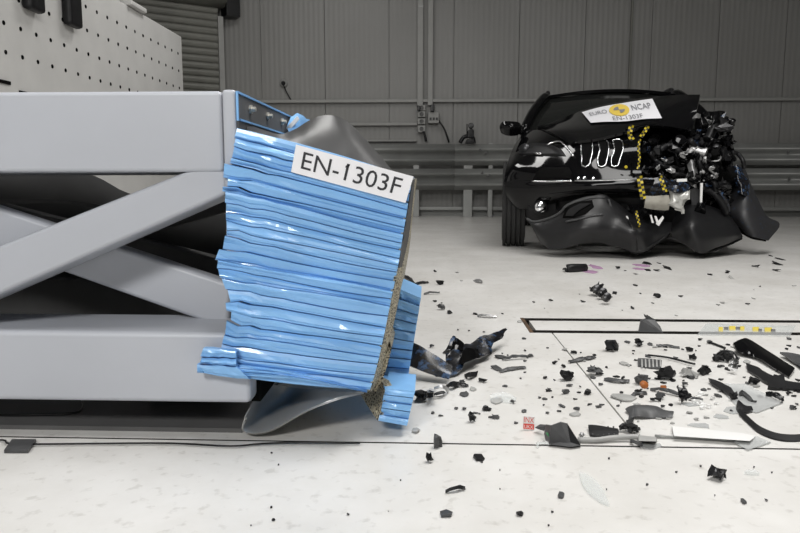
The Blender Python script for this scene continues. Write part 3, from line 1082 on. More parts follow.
# wheels
def wheel(u, v, r, wdt, turn=0.0):
    ax = Matrix.Rotation(turn, 3, 'Z') @ CU
    h = wdt / 2
    prof = [(-h * 0.75, r * 0.62), (-h, r * 0.72), (-h * 1.02, r * 0.86), (-h * 0.9, r * 0.95)]
    for k in range(5):
        a = -h * 0.82 + k * h * 0.41
        prof += [(a - h * 0.14, r), (a + h * 0.14, r)]
        if k < 4:
            prof += [(a + h * 0.16, r * 0.955), (a + h * 0.25, r * 0.955)]
    prof += [(h * 0.9, r * 0.95), (h * 1.02, r * 0.86), (h, r * 0.72), (h * 0.75, r * 0.62)]
    t = lathe('tyre', C(u, v, r), ax, prof, M['tyre'], car, 56)
    lathe('wheel_rim', C(u, v, r), ax, [(-h * 0.9, r * 0.66), (-h * 0.8, r * 0.6), (-h * 0.5, r * 0.3), (-h * 0.5, r * 0.05), (h * 0.5, r * 0.05), (h * 0.5, r * 0.3), (h * 0.8, r * 0.6), (h * 0.9, r * 0.66)], M['darkmetal'], t, 40)


wheel(-0.89, 0.82, 0.36, 0.19, 0.03)
wheel(0.80, 1.12, 0.36, 0.21)
wheel(-0.84, 3.6, 0.36, 0.21)
wheel(0.84, 3.6, 0.36, 0.21)
# wheel housing and underbody so nothing shows through
obox('engine_bay', C(0.02, 1.02, 0.60), (1.30, 0.62, 0.62), (0, 0, -YAWC), M['hole'], car)
obox('underbody', C(0, 2.6, 0.27), (1.5, 3.0, 0.12), (0, 0, -YAWC), M['matblack'], car)

# front sheet metal
hood = sheet('bonnet', pg([
    [(537, 126.5, 6.3), (560, 119, 6.3), (590, 108, 6.25), (620, 101.5, 6.15), (650, 97, 6.0), (675, 95, 5.82), (700, 94.5, 5.65)],
    [(539, 128.5, 6.0), (562, 123, 5.9), (592, 118, 5.8), (622, 111, 5.75), (652, 107, 5.65), (677, 104, 5.6), (698, 104, 5.5)],
    [(550, 131.5, 5.62), (568, 130, 5.5), (595, 127, 5.42), (624, 120, 5.42), (655, 116, 5.42), (678, 115, 5.42), (695.5, 115, 5.4)],
    [(570, 144, 5.24), (578, 141, 5.2), (597, 138.5, 5.15), (624, 132, 5.16), (648, 125.5, 5.24), (672, 127, 5.3), (692, 131, 5.33)]]), M['car'], car, 0.02, 6, 6)
# fold under the lifted edge
sheet('bonnet_fold', pg([[(626, 130, 5.18), (648, 125.5, 5.25), (672, 127, 5.31), (692, 131, 5.34)], [(630, 137, 5.3), (650, 131, 5.4), (674, 134, 5.42), (690, 134, 5.42)], [(632, 146, 5.5), (655, 142, 5.55), (676, 143, 5.55), (692, 140, 5.5)]]), M['car'], car, 0.01, 4, 4, crumple=0.012, cscale=7)
nose = sheet('front_wing', pg([
    [(524, 131.5, 6.4), (535, 130, 6.1), (549, 132.5, 5.7), (569, 143, 5.30), (597, 134.5, 5.24), (640, 129, 5.26)],
    [(513, 148, 6.0), (523, 146, 5.8), (545, 147, 5.5), (571, 154, 5.2), (598, 151, 5.10), (640, 148, 5.12)],
    [(507, 166, 5.62), (516, 164, 5.52), (540, 166, 5.35), (571, 168, 5.11), (598, 168, 5.04), (641, 168, 5.06)],
    [(504, 182, 5.5), (513, 181, 5.44), (538, 180.5, 5.28), (571, 180, 5.05), (600, 179.5, 4.99), (642, 179, 5.0)]]), M['car'], car, 0.02, 6, 6)
bump = sheet('bumper_cover', pg([
    [(504, 182, 5.49), (513, 181, 5.43), (538, 181, 5.27), (571, 180.5, 5.02), (600, 180, 4.93), (644, 179, 4.93), (672, 181, 5.05)],
    [(504.5, 187, 5.49), (513.5, 189, 5.42), (537, 188, 5.25), (572, 187, 5.0), (600, 186.5, 4.91), (644, 186, 4.91), (672, 188, 5.03)],
    [(505.5, 192, 5.5), (515, 199, 5.45), (533, 198, 5.32), (572, 194.5, 5.05), (600, 193.5, 4.97), (644, 193.5, 4.97), (670, 195, 5.08)],
    [(507, 197, 5.52), (518, 208, 5.5), (530, 208, 5.42), (572, 200, 5.2), (600, 198, 5.15), (644, 198, 5.15), (668, 199, 5.2)]]), M['car'], car, 0.015, 6, 6)
# recess behind lower grille
sheet('lower_grille', pg([[(525, 200, 5.55), (560, 196, 5.3), (600, 194, 5.2), (650, 193, 5.2), (690, 196, 5.35)], [(527, 222, 5.6), (560, 222, 5.35), (600, 222, 5.25), (650, 222, 5.25), (690, 222, 5.4)]]), M['matblack'], car, 0.02)


def wrap(name, surf_o, pts, m, parent, off=0.006, sub=4):
    """flat-ish patch laid on a car panel: fan of outline points pressed on the surface"""
    out = []
    k = len(pts)
    for i in range(k):
        a, b = pts[i], pts[(i + 1) % k]
        for s in range(sub):
            out.append((a[0] + (b[0] - a[0]) * s / sub, a[1] + (b[1] - a[1]) * s / sub))
    cx = sum(p[0] for p in out) / len(out)
    cy = sum(p[1] for p in out) / len(out)
    v = [on(surf_o, x, y, off) for x, y in out]
    mid = [on(surf_o, cx + (x - cx) * .5, cy + (y - cy) * .5, off) for x, y in out]
    n = len(v)
    vv = v + mid + [on(surf_o, cx, cy, off)] + [on(surf_o, x, y, -0.001) for x, y in out]
    f = []
    for i in range(n):
        j = (i + 1) % n
        f += [(i, j, n + j, n + i), (n + i, n + j, 2 * n), (i, 2 * n + 1 + i, 2 * n + 1 + j, j)]
    return mesh(name, vv, f, m, parent, True)


# grille slots with chrome surrounds
for k, (x, sk) in enumerate(((587, 1.0), (602.5, 0.6), (617, 2.2))):
    o_ = [(x - 5.5, 141), (x + 3.5, 140.3), (x + 6.0, 149), (x + 4.5 - sk, 160), (x + 2.6 - sk, 166.3), (x - 3.6 - sk, 166.3), (x - 4.5 - sk * .5, 158), (x - 5.2 + (2.5 if k else 0), 150)]
    sl = wrap('grille_slot', nose, o_, M['hole'], car, 0.004)
    pts = [on(nose, a, b, 0.008) for a, b in o_]
    tube('chrome_surround', pts + [pts[0]], 0.006, M['chrome'], sl, 6, 2)
# headlamp
hl = wrap('headlamp', nose, [(519, 148), (531, 143.5), (549, 144), (562, 150), (566, 156), (548, 156), (528, 154.5), (519, 154)], M['matblack'], car, 0.006)
for pts in ([(548, 146), (556, 143), (562, 143), (568, 149), (574, 157)], [(534, 154.5), (542, 155)]):
    tube('chrome_strip', [on(nose, a, b, 0.012) for a, b in pts], 0.008, M['chrome'], hl, 6)
lathe('lamp_projector', on(nose, 525, 150, 0.004), (-0.3, -1, 0), [(0, 0.05), (0.02, 0.048), (0.03, 0.03)], M['darkmetal'], hl, 18)
lo = wrap('lamp_recess', nose, [(533, 180), (537, 172), (543, 167.5), (569, 167.5), (572, 173), (570, 179)], M['hole'], car, 0.004)
tube('lamp_trim', [on(bump, a, b, 0.006) for a, b in ((532, 181.5), (545, 181.8), (560, 181.6), (572, 181))], 0.007, M['chrome'], lo, 6)
for a, b in ((578, 179), (584, 178.5), (593, 179.3)):
    lathe('clip', on(nose, a, b, 0.0), (0, -1, 0.2), [(0, 0.016), (0.012, 0.014), (0.016, 0.006)], M['chrome'], car, 10)
# fog lamp
fp = P(540.5, 207, 5.28)
fg = lathe('fog_lamp', fp, (-0.15, -1, 0.05), [(-0.12, 0.055), (0, 0.055), (0.005, 0.048), (-0.012, 0.036)], M['matblack'], car, 24)
lathe('fog_lens', fp, (-0.15, -1, 0.05), [(-0.01, 0.044), (0.004, 0.042), (0.012, 0.026), (0.014, 0.008)], M['chrome'], fg, 20)
sheet('fog_bezel', pg([[(528, 205, 5.4), (540, 200, 5.36), (556, 199, 5.3)], [(529, 213, 5.42), (540, 213, 5.36), (556, 208, 5.3)], [(532, 219, 5.42), (545, 217, 5.36), (558, 212, 5.3)]]), M['matblack'], car, 0.01)
# silver strip paints the highlight along the bumper crease
tube('crease_and_glint', [on(bump, a, b, 0.003) for a, b in ((575, 181), (590, 181), (610, 180.6), (638, 180.2))], 0.005, M['silver'], car, 6)

# lower bumper: hanging dark grey plastic
lb = sheet('lower_bumper', pg([
    [(525, 217, 5.25), (534, 221, 5.2), (549, 217.5, 5.12), (561, 211, 5.05), (568, 203, 5.0), (590, 196, 4.96), (608, 196, 4.95), (632, 214, 5.02), (652, 221, 5.08), (672, 222, 5.1)],
    [(529, 223, 5.2), (540, 226, 5.12), (552, 224, 5.05), (566, 221, 4.98), (580, 217, 4.92), (595, 214, 4.9), (612, 213, 4.9), (634, 221, 4.93), (652, 227, 5.0), (673, 227, 5.06)],
    [(535, 233, 5.15), (544, 235, 5.05), (556, 234, 4.98), (568, 233, 4.92), (582, 231, 4.88), (597, 230, 4.86), (614, 230, 4.86), (636, 233, 4.8), (652, 235, 4.95), (671, 232, 5.02)],
    [(541, 243, 5.12), (548, 248.5, 5.02), (556, 249.5, 4.98), (566, 248, 4.95), (579, 244, 4.95), (596, 243, 4.95), (614, 245.5, 4.92), (637, 253.3, 4.86), (654, 246, 4.98), (668, 237, 5.04)]]), M['bumper'], car, 0.008, 5, 6, crumple=0.007, cscale=12)
tube('crease_and_glint', [on(lb, a, b, 0.001) for a, b in ((638, 251), (637, 240), (632, 228), (628, 220))], 0.007, M['bumper'], car, 6)
tube('crease_and_glint', [on(lb, a, b, 0.001) for a, b in ((639, 251), (650, 246), (662, 239), (669, 232))], 0.007, M['bumper'], car, 6)
tube('bumper_lip', [on(lb, a, b, 0.002) for a, b in ((527, 219), (535, 222), (548, 219), (560, 213), (568, 205), (589, 198), (605, 197.5))], 0.010, M['greypl'], car, 6)
vt = wrap('air_vent', lb, [(563, 218), (566, 207), (577, 202), (592, 200), (594, 207), (586, 214), (574, 218)], M['hole'], car, 0.004)
sheet('vent_blade', [[on(lb, a, b, 0.01) for a, b in ((566, 216), (570, 209), (580, 204))], [on(lb, a, b, 0.02) for a, b in ((574, 216.5), (580, 211), (591, 204))]], M['bumper'], vt, 0.006)
tube('vent_highlight_edge', [on(lb, a, b, 0.004) for a, b in ((566, 222), (580, 219), (592, 216), (603, 214.5))], 0.008, M['greypl'], car, 6)
sheet('bumper_return', pg([[(578, 243, 4.99), (600, 243, 5.0), (622, 247, 4.98), (637, 253, 4.9), (655, 246, 5.0)], [(578, 246, 5.4), (600, 246, 5.4), (622, 247, 5.4), (637, 249, 5.4), (655, 247, 5.4)]]), M['matblack'], car, 0.01)
# right lobe
sheet('lower_bumper', pg([
    [(672, 224, 5.08), (676, 214, 5.15), (690, 204, 5.2), (706, 205, 5.2), (721, 210, 5.22), (732, 218, 5.28)],
    [(671, 231, 5.03), (680, 226, 4.98), (692, 221, 4.95), (707, 221, 5.0), (722, 222, 5.08), (737, 226, 5.22)],
    [(672, 236, 5.05), (682, 234, 4.98), (694, 236, 4.9), (708, 238, 4.92), (724, 236, 5.0), (741, 232, 5.18)],
    [(673, 241, 5.08), (682, 243.5, 5.02), (700, 253.2, 4.92), (712, 250, 4.96), (724, 245, 5.05), (743, 237, 5.18)]]), M['bumper'], car, 0.008, 5, 6, crumple=0.006, cscale=7, seed=3)
sheet('bumper_return', pg([[(655, 240, 5.05), (672, 239, 5.05), (690, 246, 5.0), (704, 252, 4.98), (725, 246, 5.08), (742, 238, 5.2)], [(655, 244, 5.4), (672, 243, 5.4), (690, 245, 5.4), (704, 246, 5.4), (725, 242, 5.4), (742, 237, 5.4)]]), M['matblack'], car, 0.01)
# right-hand torn wing liner
sheet('torn_wing', pg([
    [(731, 168, 5.5), (735, 165.5, 5.46), (740, 165, 5.46), (744, 167, 5.52)],
    [(733, 182, 5.44), (739, 181, 5.38), (746, 181, 5.38), (751, 184, 5.48)],
    [(731, 200, 5.38), (740, 199, 5.3), (750, 198, 5.3), (758, 199, 5.42)],
    [(727, 211, 5.34), (740, 213, 5.22), (754, 213, 5.22), (767, 216, 5.36)],
    [(734, 224, 5.32), (744, 226, 5.2), (758, 226, 5.18), (779.5, 224, 5.32)],
    [(743, 233, 5.3), (750, 236, 5.2), (758, 238, 5.16), (768, 241, 5.2)]]), M['scuffblue2'], car, 0.01, 5, 5, crumple=0.008, cscale=9)
sheet('wing_underside', pg([[(737, 227, 5.3), (750, 230, 5.22), (770, 233, 5.3)], [(742, 234, 5.32), (752, 239, 5.26), (766, 241.5, 5.28)]]), M['hole'], car, 0.01)
sheet('scuffed_strip', pg([[(731, 168, 5.4), (737, 166, 5.38), (743, 168, 5.4)], [(735, 182, 5.33), (740, 181, 5.3), (748, 183, 5.33)], [(738, 193, 5.28), (744, 195, 5.25), (750, 194, 5.3)]]), M['scuffblue'], car, 0.012, 4, 4, crumple=0.02, cscale=14)

# sign on bonnet
ST, SB = [(582, 113.5), (600, 108.5), (618, 105.2), (636, 102.3), (652.5, 100)], [(591, 124.2), (606, 123.2), (625, 122.8), (643, 120.6), (661.5, 119.6)]


def sgn(u, v, off=0.012):
    a = cr(np.array(ST), 4)
    b = cr(np.array(SB), 4)
    i = min(15, max(0, int(u * 16)))
    t = u * 16 - i
    p = (a[i] * (1 - t) + a[i + 1] * t) * v + (b[i] * (1 - t) + b[i + 1] * t) * (1 - v)
    return on(hood, p[0], p[1], off)


gv, gf = [], []
NU, NV = 16, 5
for i in range(NU + 1):
    for j in range(NV + 1):
        gv.append(sgn(i / NU, j / NV))
for i in range(NU):
    for j in range(NV):
        a = i * (NV + 1) + j
        gf.append((a, a + 1, a + NV + 2, a + NV + 1))
sg = mesh('bonnet_sign', gv, gf, M['label'], car, True)
sg['label'] = 'white sign reading EURO NCAP with yellow disc'
so_ = lambda u, v: sgn(u, v, 0.017)
text_on('lettering', 'EURO', so_, M['greyink'], sg, 0.07, 0.32, 0.52, 0.76)
text_on('lettering', 'NCAP', so_, M['greyink'], sg, 0.655, 0.93, 0.50, 0.80)
text_on('lettering', 'EN-1303F', so_, M['greyink'], sg, 0.36, 0.76, 0.05, 0.28)
dv, df = [so_(0.485, 0.62)], []
for k in range(28):
    an = 2 * math.pi * k / 28
    dv.append(so_(0.485 + 0.135 * math.cos(an), 0.62 + 0.33 * math.sin(an)))
df = [(0, k + 1, (k + 1) % 28 + 1) for k in range(28)]
dsk = mesh('yellow_disc', dv, df, M['logo'], sg)
for q0 in (math.pi / 2, 3 * math.pi / 2):
    v2 = [sgn(0.485, 0.62, 0.020)]
    for k in range(8):
        an = q0 + math.pi / 2 * k / 7
        v2.append(sgn(0.485 + 0.075 * math.cos(an), 0.62 + 0.18 * math.sin(an), 0.020))
    mesh('disc_quadrant', v2, [(0, k + 1, k + 2) for k in range(7)], M['greyink'], sg)
# checkered tape strips
def tape(pts, wpx, Yl, nseg, name='checkered_tape'):
    c = cr(np.array([(a, b, 0) for a, b in pts], float), 6)[:, :2]
    d = np.concatenate([[0], np.cumsum(np.linalg.norm(np.diff(c, axis=0), axis=1))])
    v, f, fm = [], [], []
    for i in range(nseg + 1):
        s = d[-1] * i / nseg
        x, y = np.interp(s, d, c[:, 0]), np.interp(s, d, c[:, 1])
        s2 = min(d[-1], s + 0.5)
        s1 = max(0, s - 0.5)
        tx, ty = np.interp(s2, d, c[:, 0]) - np.interp(s1, d, c[:, 0]), np.interp(s2, d, c[:, 1]) - np.interp(s1, d, c[:, 1])
        l = math.hypot(tx, ty)
        nx, ny = -ty / l, tx / l
        for o_ in (-0.5, 0, 0.5):
            Yq = Yl + 0.012 * math.sin(i * 1.7)
            v.append(P(x + nx * wpx * o_, y + ny * wpx * o_, Yq))
    for i in range(nseg):
        for k in range(2):
            f.append((i * 3 + k, i * 3 + k + 1, i * 3 + k + 4, i * 3 + k + 3))
            fm.append((i + k) % 2)
    nv = len(v)
    v2 = [q + Vector((0, 0.004, 0)) for q in v]
    f2 = [tuple(a + nv for a in q) for q in f]
    o = mesh(name, v + v2, f + f2, [M['yellow'], M['ink']], car, False, fm + fm)
    return o


tape([(632, 125), (630, 131), (630, 136), (633, 140)], 4.6, 5.13, 7)
tape([(648, 126), (645, 131), (641, 137)], 3.8, 5.14, 6)
tape([(640, 139), (638.5, 148), (639.5, 158), (638, 169)], 2.4, 5.0, 14)
tape([(639.5, 176), (641, 186), (643.5, 199)], 5.6, 4.87, 9)
tape([(660, 176), (663, 184), (665.5, 192)], 4, 4.9, 7)
tape([(636, 211), (638, 219), (640, 227)], 2.6, 4.86, 8)
lathe('target_mark', P(626, 167, 5.0), (0, -1, 0), [(0, 0.012), (0.004, 0.01)], M['yellow'], car, 10)

# engine bay wreckage
R2 = random.Random(21)
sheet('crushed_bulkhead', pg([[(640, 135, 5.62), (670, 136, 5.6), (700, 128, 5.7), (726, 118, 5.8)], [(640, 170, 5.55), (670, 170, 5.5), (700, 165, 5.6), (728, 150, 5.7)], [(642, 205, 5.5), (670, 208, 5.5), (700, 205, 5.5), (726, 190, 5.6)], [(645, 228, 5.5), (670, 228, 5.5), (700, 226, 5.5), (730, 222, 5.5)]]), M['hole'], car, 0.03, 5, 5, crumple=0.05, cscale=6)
# tall torn strut tower on the right
sheet('torn_tower', pg([[(694, 121, 5.5), (703, 114, 5.42), (713, 111, 5.36), (722, 111, 5.4), (731, 120, 5.5)], [(696, 131, 5.42), (705, 126, 5.35), (714, 122, 5.3), (723, 123, 5.34), (732, 129, 5.46)], [(698, 136, 5.44), (708, 134, 5.38), (716, 134, 5.36), (724, 136, 5.38), (729, 140, 5.48)]]), M['car'], car, 0.015, 5, 5, crumple=0.03, cscale=11)
sheet('torn_panel', pg([[(718, 132, 5.46), (725, 131, 5.42), (730, 134, 5.46)], [(719, 148, 5.42), (726, 147, 5.4), (731, 152, 5.46)], [(722, 164, 5.42), (728, 163, 5.4), (734, 168, 5.46)], [(722, 188, 5.42), (728, 190, 5.38), (733, 196, 5.44)]]), M['darkmetal'], car, 0.01, 5, 5, crumple=0.04, cscale=10, seed=4)
sheet('clear_lamp_shard', pg([[(701, 134, 5.3), (707, 132.5, 5.27), (712, 134, 5.3)], [(703, 142, 5.3), (707, 141, 5.26), (711.5, 142, 5.3)], [(704, 151, 5.32), (708, 150, 5.28), (711, 149, 5.3)]]), M['silver'], car, 0.004, 4, 4, crumple=0.02, cscale=20)
for x, y, a, b in ((697, 116.5, 4, 3), (704, 119, 3, 2), (711, 126, 3, 1.6), (729, 120, 3, 2), (693, 146, 4, 4)):
    sheet('torn_flake', pg([[(x - a, y + 1, 5.3), (x, y - b, 5.28), (x + a, y - b * .6, 5.3)], [(x - a, y + b, 5.3), (x, y + b * .5, 5.27), (x + a, y + b * .4, 5.3)]]), M['silver'], car, 0.004, 2, 2, crumple=0.01, cscale=30)
# beam, foam and foil
sheet('crash_beam', pg([[(643, 178, 4.98), (656, 178, 4.97), (674, 180, 5.0), (690, 184, 5.08)], [(644, 187, 4.94), (656, 187, 4.93), (674, 188, 4.96), (690, 190, 5.04)], [(646, 196, 4.98), (658, 196, 4.97), (675, 196, 5.0), (690, 198, 5.08)]]), M['scuffblue'], car, 0.02, 4, 5, crumple=0.012, cscale=12)
sheet('foam_block', pg([[(646, 196, 4.93), (657, 196, 4.91), (669, 195, 4.93)], [(645, 203, 4.92), (657, 203.5, 4.9), (669.5, 203, 4.92)], [(644, 208, 4.94), (657, 210, 4.93), (669, 210, 4.95)]]), M['beige'], car, 0.06, 3, 3, crumple=0.006, cscale=14)
sheet('crumpled_foil', pg([[(668, 190, 4.95), (680, 191, 4.92), (691, 190, 4.98)], [(670, 197, 4.93), (680, 198, 4.88), (690, 196, 4.95)], [(671, 205, 4.93), (679, 206, 4.9), (685, 204, 4.95)], [(671, 213, 4.96), (678, 215, 4.93), (684, 212, 4.97)]]), M['foil'], car, 0.01, 5, 5, crumple=0.045, cscale=13, smooth=False)
sheet('scuffed_plate', pg([[(668, 185, 4.93), (679, 185, 4.9), (689, 187, 4.95)], [(669, 191, 4.92), (679, 192, 4.89), (689, 191, 4.94)]]), M['scuffblue'], car, 0.006, 3, 3, crumple=0.01, cscale=20)
pxprism('paper_tag', [(677, 179), (687, 178.5), (687, 181.5), (677, 182)], 4.95, 0.01, M['whitepl'], car)
sheet('torn_radiator', pg([[(687, 165, 5.15), (692, 160, 5.12), (697, 165, 5.15)], [(689, 175, 5.12), (694, 174, 5.1), (698, 178, 5.14)], [(691, 186, 5.12), (695, 187, 5.12), (697, 187, 5.14)]]), M['silver'], car, 0.012, 4, 4, crumple=0.015, cscale=16)
sheet('torn_radiator', pg([[(690, 189, 5.16), (697, 186, 5.16), (702, 190, 5.2)], [(691, 206, 5.18), (697, 206, 5.18), (702, 207, 5.2)]]), M['greypl'], car, 0.012, 4, 4, crumple=0.015, cscale=16)
pxprism('white_strip', [(700.5, 183), (703, 183), (702, 207), (700, 207)], 5.1, 0.012, M['whitepl'], car)
for pts, r, m_ in (([(700, 186), (708, 190), (717, 196), (723, 205), (726, 214)], 0.028, 'matblack'),
                   ([(704, 184), (713, 186), (720, 192), (726, 202), (728, 212)], 0.022, 'scuffblue'),
                   ([(732, 152), (738, 154), (743, 161), (744, 168)], 0.016, 'matblack'),
                   ([(690, 140), (697, 150), (699, 162), (703, 172)], 0.02, 'matblack'),
                   ([(660, 150), (668, 146), (678, 150), (684, 160)], 0.022, 'matblack'),
                   ([(650, 152), (655, 160), (664, 166), (676, 168)], 0.018, 'darkmetal'),
                   ([(700, 152), (710, 156), (720, 158), (729, 153)], 0.02, 'matblack'),
                   ([(655, 172), (664, 176), (676, 174), (686, 176)], 0.016, 'matblack'),
                   ([(706, 165), (708, 176), (715, 184), (716, 196)], 0.02, 'matblack')):
    tube('hose', [P(a, b, 5.16 + 0.03 * math.sin(i * 2)) for i, (a, b) in enumerate(pts)], r, M[m_], car, 8)
for k in range(12):
    x, y = R2.uniform(648, 725), R2.uniform(140, 185)
    pts = [(x, y)]
    for _ in range(3):
        x += R2.uniform(-9, 9)
        y += R2.uniform(-2, 9)
        pts.append((x, y))
    tube('wire', [P(a, b, 5.12 + R2.uniform(-.04, .05)) for a, b in pts], R2.uniform(0.004, 0.009), R2.choice([M['black'], M['black'], M['silver'], M['matblack']]), car, 6)


def chunk_mesh(rr, size, sharp=0.35):
    bm = bmesh.new()
    bmesh.ops.create_cube(bm, size=1.0)
    bmesh.ops.subdivide_edges(bm, edges=bm.edges[:], cuts=1, use_grid_fill=True)
    for q in bm.verts:
        q.co = Vector((q.co.x * size[0], q.co.y * size[1], q.co.z * size[2]))
        q.co += Vector((rr.uniform(-1, 1) * size[0], rr.uniform(-1, 1) * size[1], rr.uniform(-1, 1) * size[2])) * sharp * 0.5
    vs = [q.co.copy() for q in bm.verts]
    bm.verts.index_update()
    fs = [tuple(q.index for q in fa.verts) for fa in bm.faces]
    bm.free()
    return vs, fs


def rotm(rr, full=True):
    from mathutils import Euler
    return Euler((rr.uniform(0, 6.28) if full else rr.uniform(-.2, .2), rr.uniform(0, 6.28) if full else rr.uniform(-.2, .2), rr.uniform(0, 6.28))).to_matrix()


def in_region(x, y):
    if 644 < x < 700:
        return 140 < y < 192
    if 696 <= x < 731:
        return 120 < y < 208
    return False


cnt = 0
while cnt < 200:
    x, y = R2.uniform(642, 733), R2.uniform(118, 208)
    if not in_region(x, y):
        continue
    cnt += 1
    Yq = R2.uniform(5.1, 5.45)
    c = P(x, y, Yq)
    kind = R2.random()
    m_ = R2.choice(['darkmetal', 'darkmetal', 'matblack', 'matblack', 'hole', 'car', 'car', 'car', 'car', 'black', 'black', 'scuffblue', 'silver'])
    if kind < 0.45:
        vs, fs = chunk_mesh(R2, (R2.uniform(.02, .08), R2.uniform(.02, .06), R2.uniform(.02, .08)), 0.7)
        Rm = rotm(R2)
        mesh('engine_fragment', [c + Rm @ q for q in vs], fs, M[m_], car)
    elif kind < 0.75:
        a = R2.uniform(1.5, 5)
        b = R2.uniform(2, 7)
        d = R2.uniform(-.06, .06)
        sheet('torn_panel', pg([[(x - a, y - b, Yq + d), (x, y - b * R2.uniform(.5, 1.2), Yq - .04), (x + a, y - b, Yq)], [(x - a, y, Yq), (x + R2.uniform(-2, 2), y, Yq + R2.uniform(-.06, .06)), (x + a, y, Yq + d)], [(x - a * R2.uniform(.2, 1), y + b, Yq), (x, y + b * R2.uniform(.4, 1.2), Yq - d), (x + a, y + b * R2.uniform(.3, 1), Yq)]]), M[m_], car, 0.005, 2, 2, crumple=0.025, cscale=18, smooth=False, seed=cnt)
    else:
        ax = Vector((R2.uniform(-1, 1), R2.uniform(-1, -.2), R2.uniform(-1, 1)))
        r = R2.uniform(.012, .035)
        L = R2.uniform(.03, .1)
        lathe('engine_fitting', c, ax, [(-L, r * .7), (-L * .5, r * .7), (-L * .5, r), (L * .4, r), (L * .4, r * 1.25), (L * .6, r * 1.25), (L * .7, r * .6)], M[m_], car, 12)
# bright fragments
for x, y in ((690, 150), (664, 160), (683, 155), (705, 160), (712, 168), (702, 172), (658, 168), (671, 170), (694, 178), (716, 176)):
    vs, fs = chunk_mesh(R2, (R2.uniform(.012, .035), .015, R2.uniform(.012, .035)), 0.8)
    Rm = rotm(R2)
    c = P(x, y, 5.08)
    mesh('metal_fragment', [c + Rm @ q for q in vs], fs, M['silver'], car)
# centre dark lower grille remnants
for x, y, a, b in ((610, 203, 2, 4), (628, 219, 2, 3), (652, 219, 2, 4), (657, 220, 2.5, 4)):
    pxprism('torn_clip', [(x - a, y - b), (x - a * .2, y - b), (x + a, y + b), (x, y + b)], 4.92, 0.012, M['whitepl'] if x > 620 else M['greypl'], car)
pxprism('torn_clip', [(656, 224), (663, 216), (664, 218), (659, 226)], 4.92, 0.012, M['whitepl'], car)
for k in range(10):
    x, y = R2.uniform(615, 672), R2.uniform(203, 216)
    vs, fs = chunk_mesh(R2, (R2.uniform(.04, .1), .05, R2.uniform(.03, .08)), 0.5)
    Rm = rotm(R2)
    c = P(x, y, 5.15)
    mesh('grille_fragment', [c + Rm @ q for q in vs], fs, M['matblack'], car)

# ------------------------------------------------------------------ debris on the floor
def base0(vs):
    z = min(v.z for v in vs)
    return [Vector((v.x, v.y, v.z - z + 0.0006)) for v in vs]


def mpp(py):
    Y = G(400, py).y
    return Y / F, Y * Y / (F * CAM_H)


def flat(px, py, wpx, hpx, m, rr, th=0.004, lift=0.0, nn=None, curl=0.0):
    """irregular flat shard lying on the floor"""
    g = G(px, py)
    a, b = mpp(py)
    n = nn or rr.randint(5, 8)
    out = []
    for k in range(n):
        an = 2 * math.pi * (k + rr.uniform(-.3, .3)) / n
        r = rr.uniform(0.65, 1.1)
        out.append(Vector((math.cos(an) * r * wpx * a / 2, math.sin(an) * r * hpx * b / 2, 0)))
    up = Vector((rr.uniform(-1, 1), rr.uniform(-1, 1), 0)) * lift
    top = []
    for q in out:
        z = th + max(0, q.dot(up)) * 1.0 + curl * (q.length / max(1e-4, wpx * a / 2)) ** 2
        top.append(Vector((q.x, q.y, z)))
    bot = [Vector((q.x, q.y, q.z - th)) for q in top]
    z0 = min(q.z for q in bot)
    sh_ = Vector((g.x, g.y, 0.0006 - z0))
    return prism('shard', [q + sh_ for q in top], [q + sh_ for q in bot], m)


def lump(px, py, wpx, hpx, m, rr, name='fragment', parent=None, sharp=0.55):
    """rough lump whose picture size is about wpx by hpx"""
    g = G(px, py + hpx * 0.35)
    a, b = mpp(py)
    vs, fs = chunk_mesh(rr, (wpx * a * (0.85 if wpx < 9 else 0.55), wpx * a * 0.5, hpx * a * 0.75), sharp)
    if wpx >= 9:
        for _ in range(4):
            v2, f2 = chunk_mesh(rr, (wpx * a * rr.uniform(.12, .5), wpx * a * rr.uniform(.05, .3), hpx * a * rr.uniform(.1, .6)), 0.6)
            R3 = Matrix.Rotation(rr.uniform(-1.2, 1.2), 3, 'Z') @ Matrix.Rotation(rr.uniform(-.7, .7), 3, 'Y')
            o3 = Vector((rr.uniform(-.34, .34) * wpx * a, rr.uniform(-.25, .25) * wpx * a, rr.uniform(-.25, .25) * hpx * a))
            b0 = len(vs)
            vs = vs + [R3 @ q + o3 for q in v2]
            fs = fs + [tuple(i + b0 for i in q) for q in f2]
    from mathutils import Euler
    Rm = Euler((rr.uniform(-.3, .3), rr.uniform(-.3, .3), rr.uniform(-.6, .6))).to_matrix()
    vs = base0([Rm @ q for q in vs])
    return mesh(name, [q + Vector((g.x, g.y, 0)) for q in vs], fs, m, parent)


def bent(px0, py0, px1, py1, wpx, m, rr, name='bar', h=0.02, parent=None, curve=0.0, th=0.006):
    """bent flat strip from one floor pixel to another, arching by h"""
    A, B = G(px0, py0), G(px1, py1)
    a = mpp((py0 + py1) / 2)[0]
    d = (B - A)
    s = Vector((-d.y, d.x, 0)).normalized()
    rows = []
    for k in range(5):
        t = k / 4
        c = A + d * t + s * curve * math.sin(math.pi * t)
        w_ = wpx * a * rr.uniform(.75, 1.15) * (0.7 if k in (0, 4) else 1)
        z = th + h * math.sin(math.pi * t) * rr.uniform(.8, 1.1)
        rows.append([c + s * w_ / 2 + Vector((0, 0, z)), c + Vector((0, 0, z + h * 0.5 + 0.003)), c - s * w_ / 2 + Vector((0, 0, z * 0.8 + th))])
    o = sheet(name, rows, m, parent, th, 2, 4, crumple=0.004, cscale=70, smooth=False)
    zz = min((o.matrix_world @ q.co).z if parent is None else q.co.z + root_loc(parent).z for q in o.data.vertices)
    return o


def settle(o):
    """lower a top-level mesh so that it rests on the floor"""
    z = min(q.co.z for q in o.data.vertices)
    o.location.z = 0.0006 - z
    return o


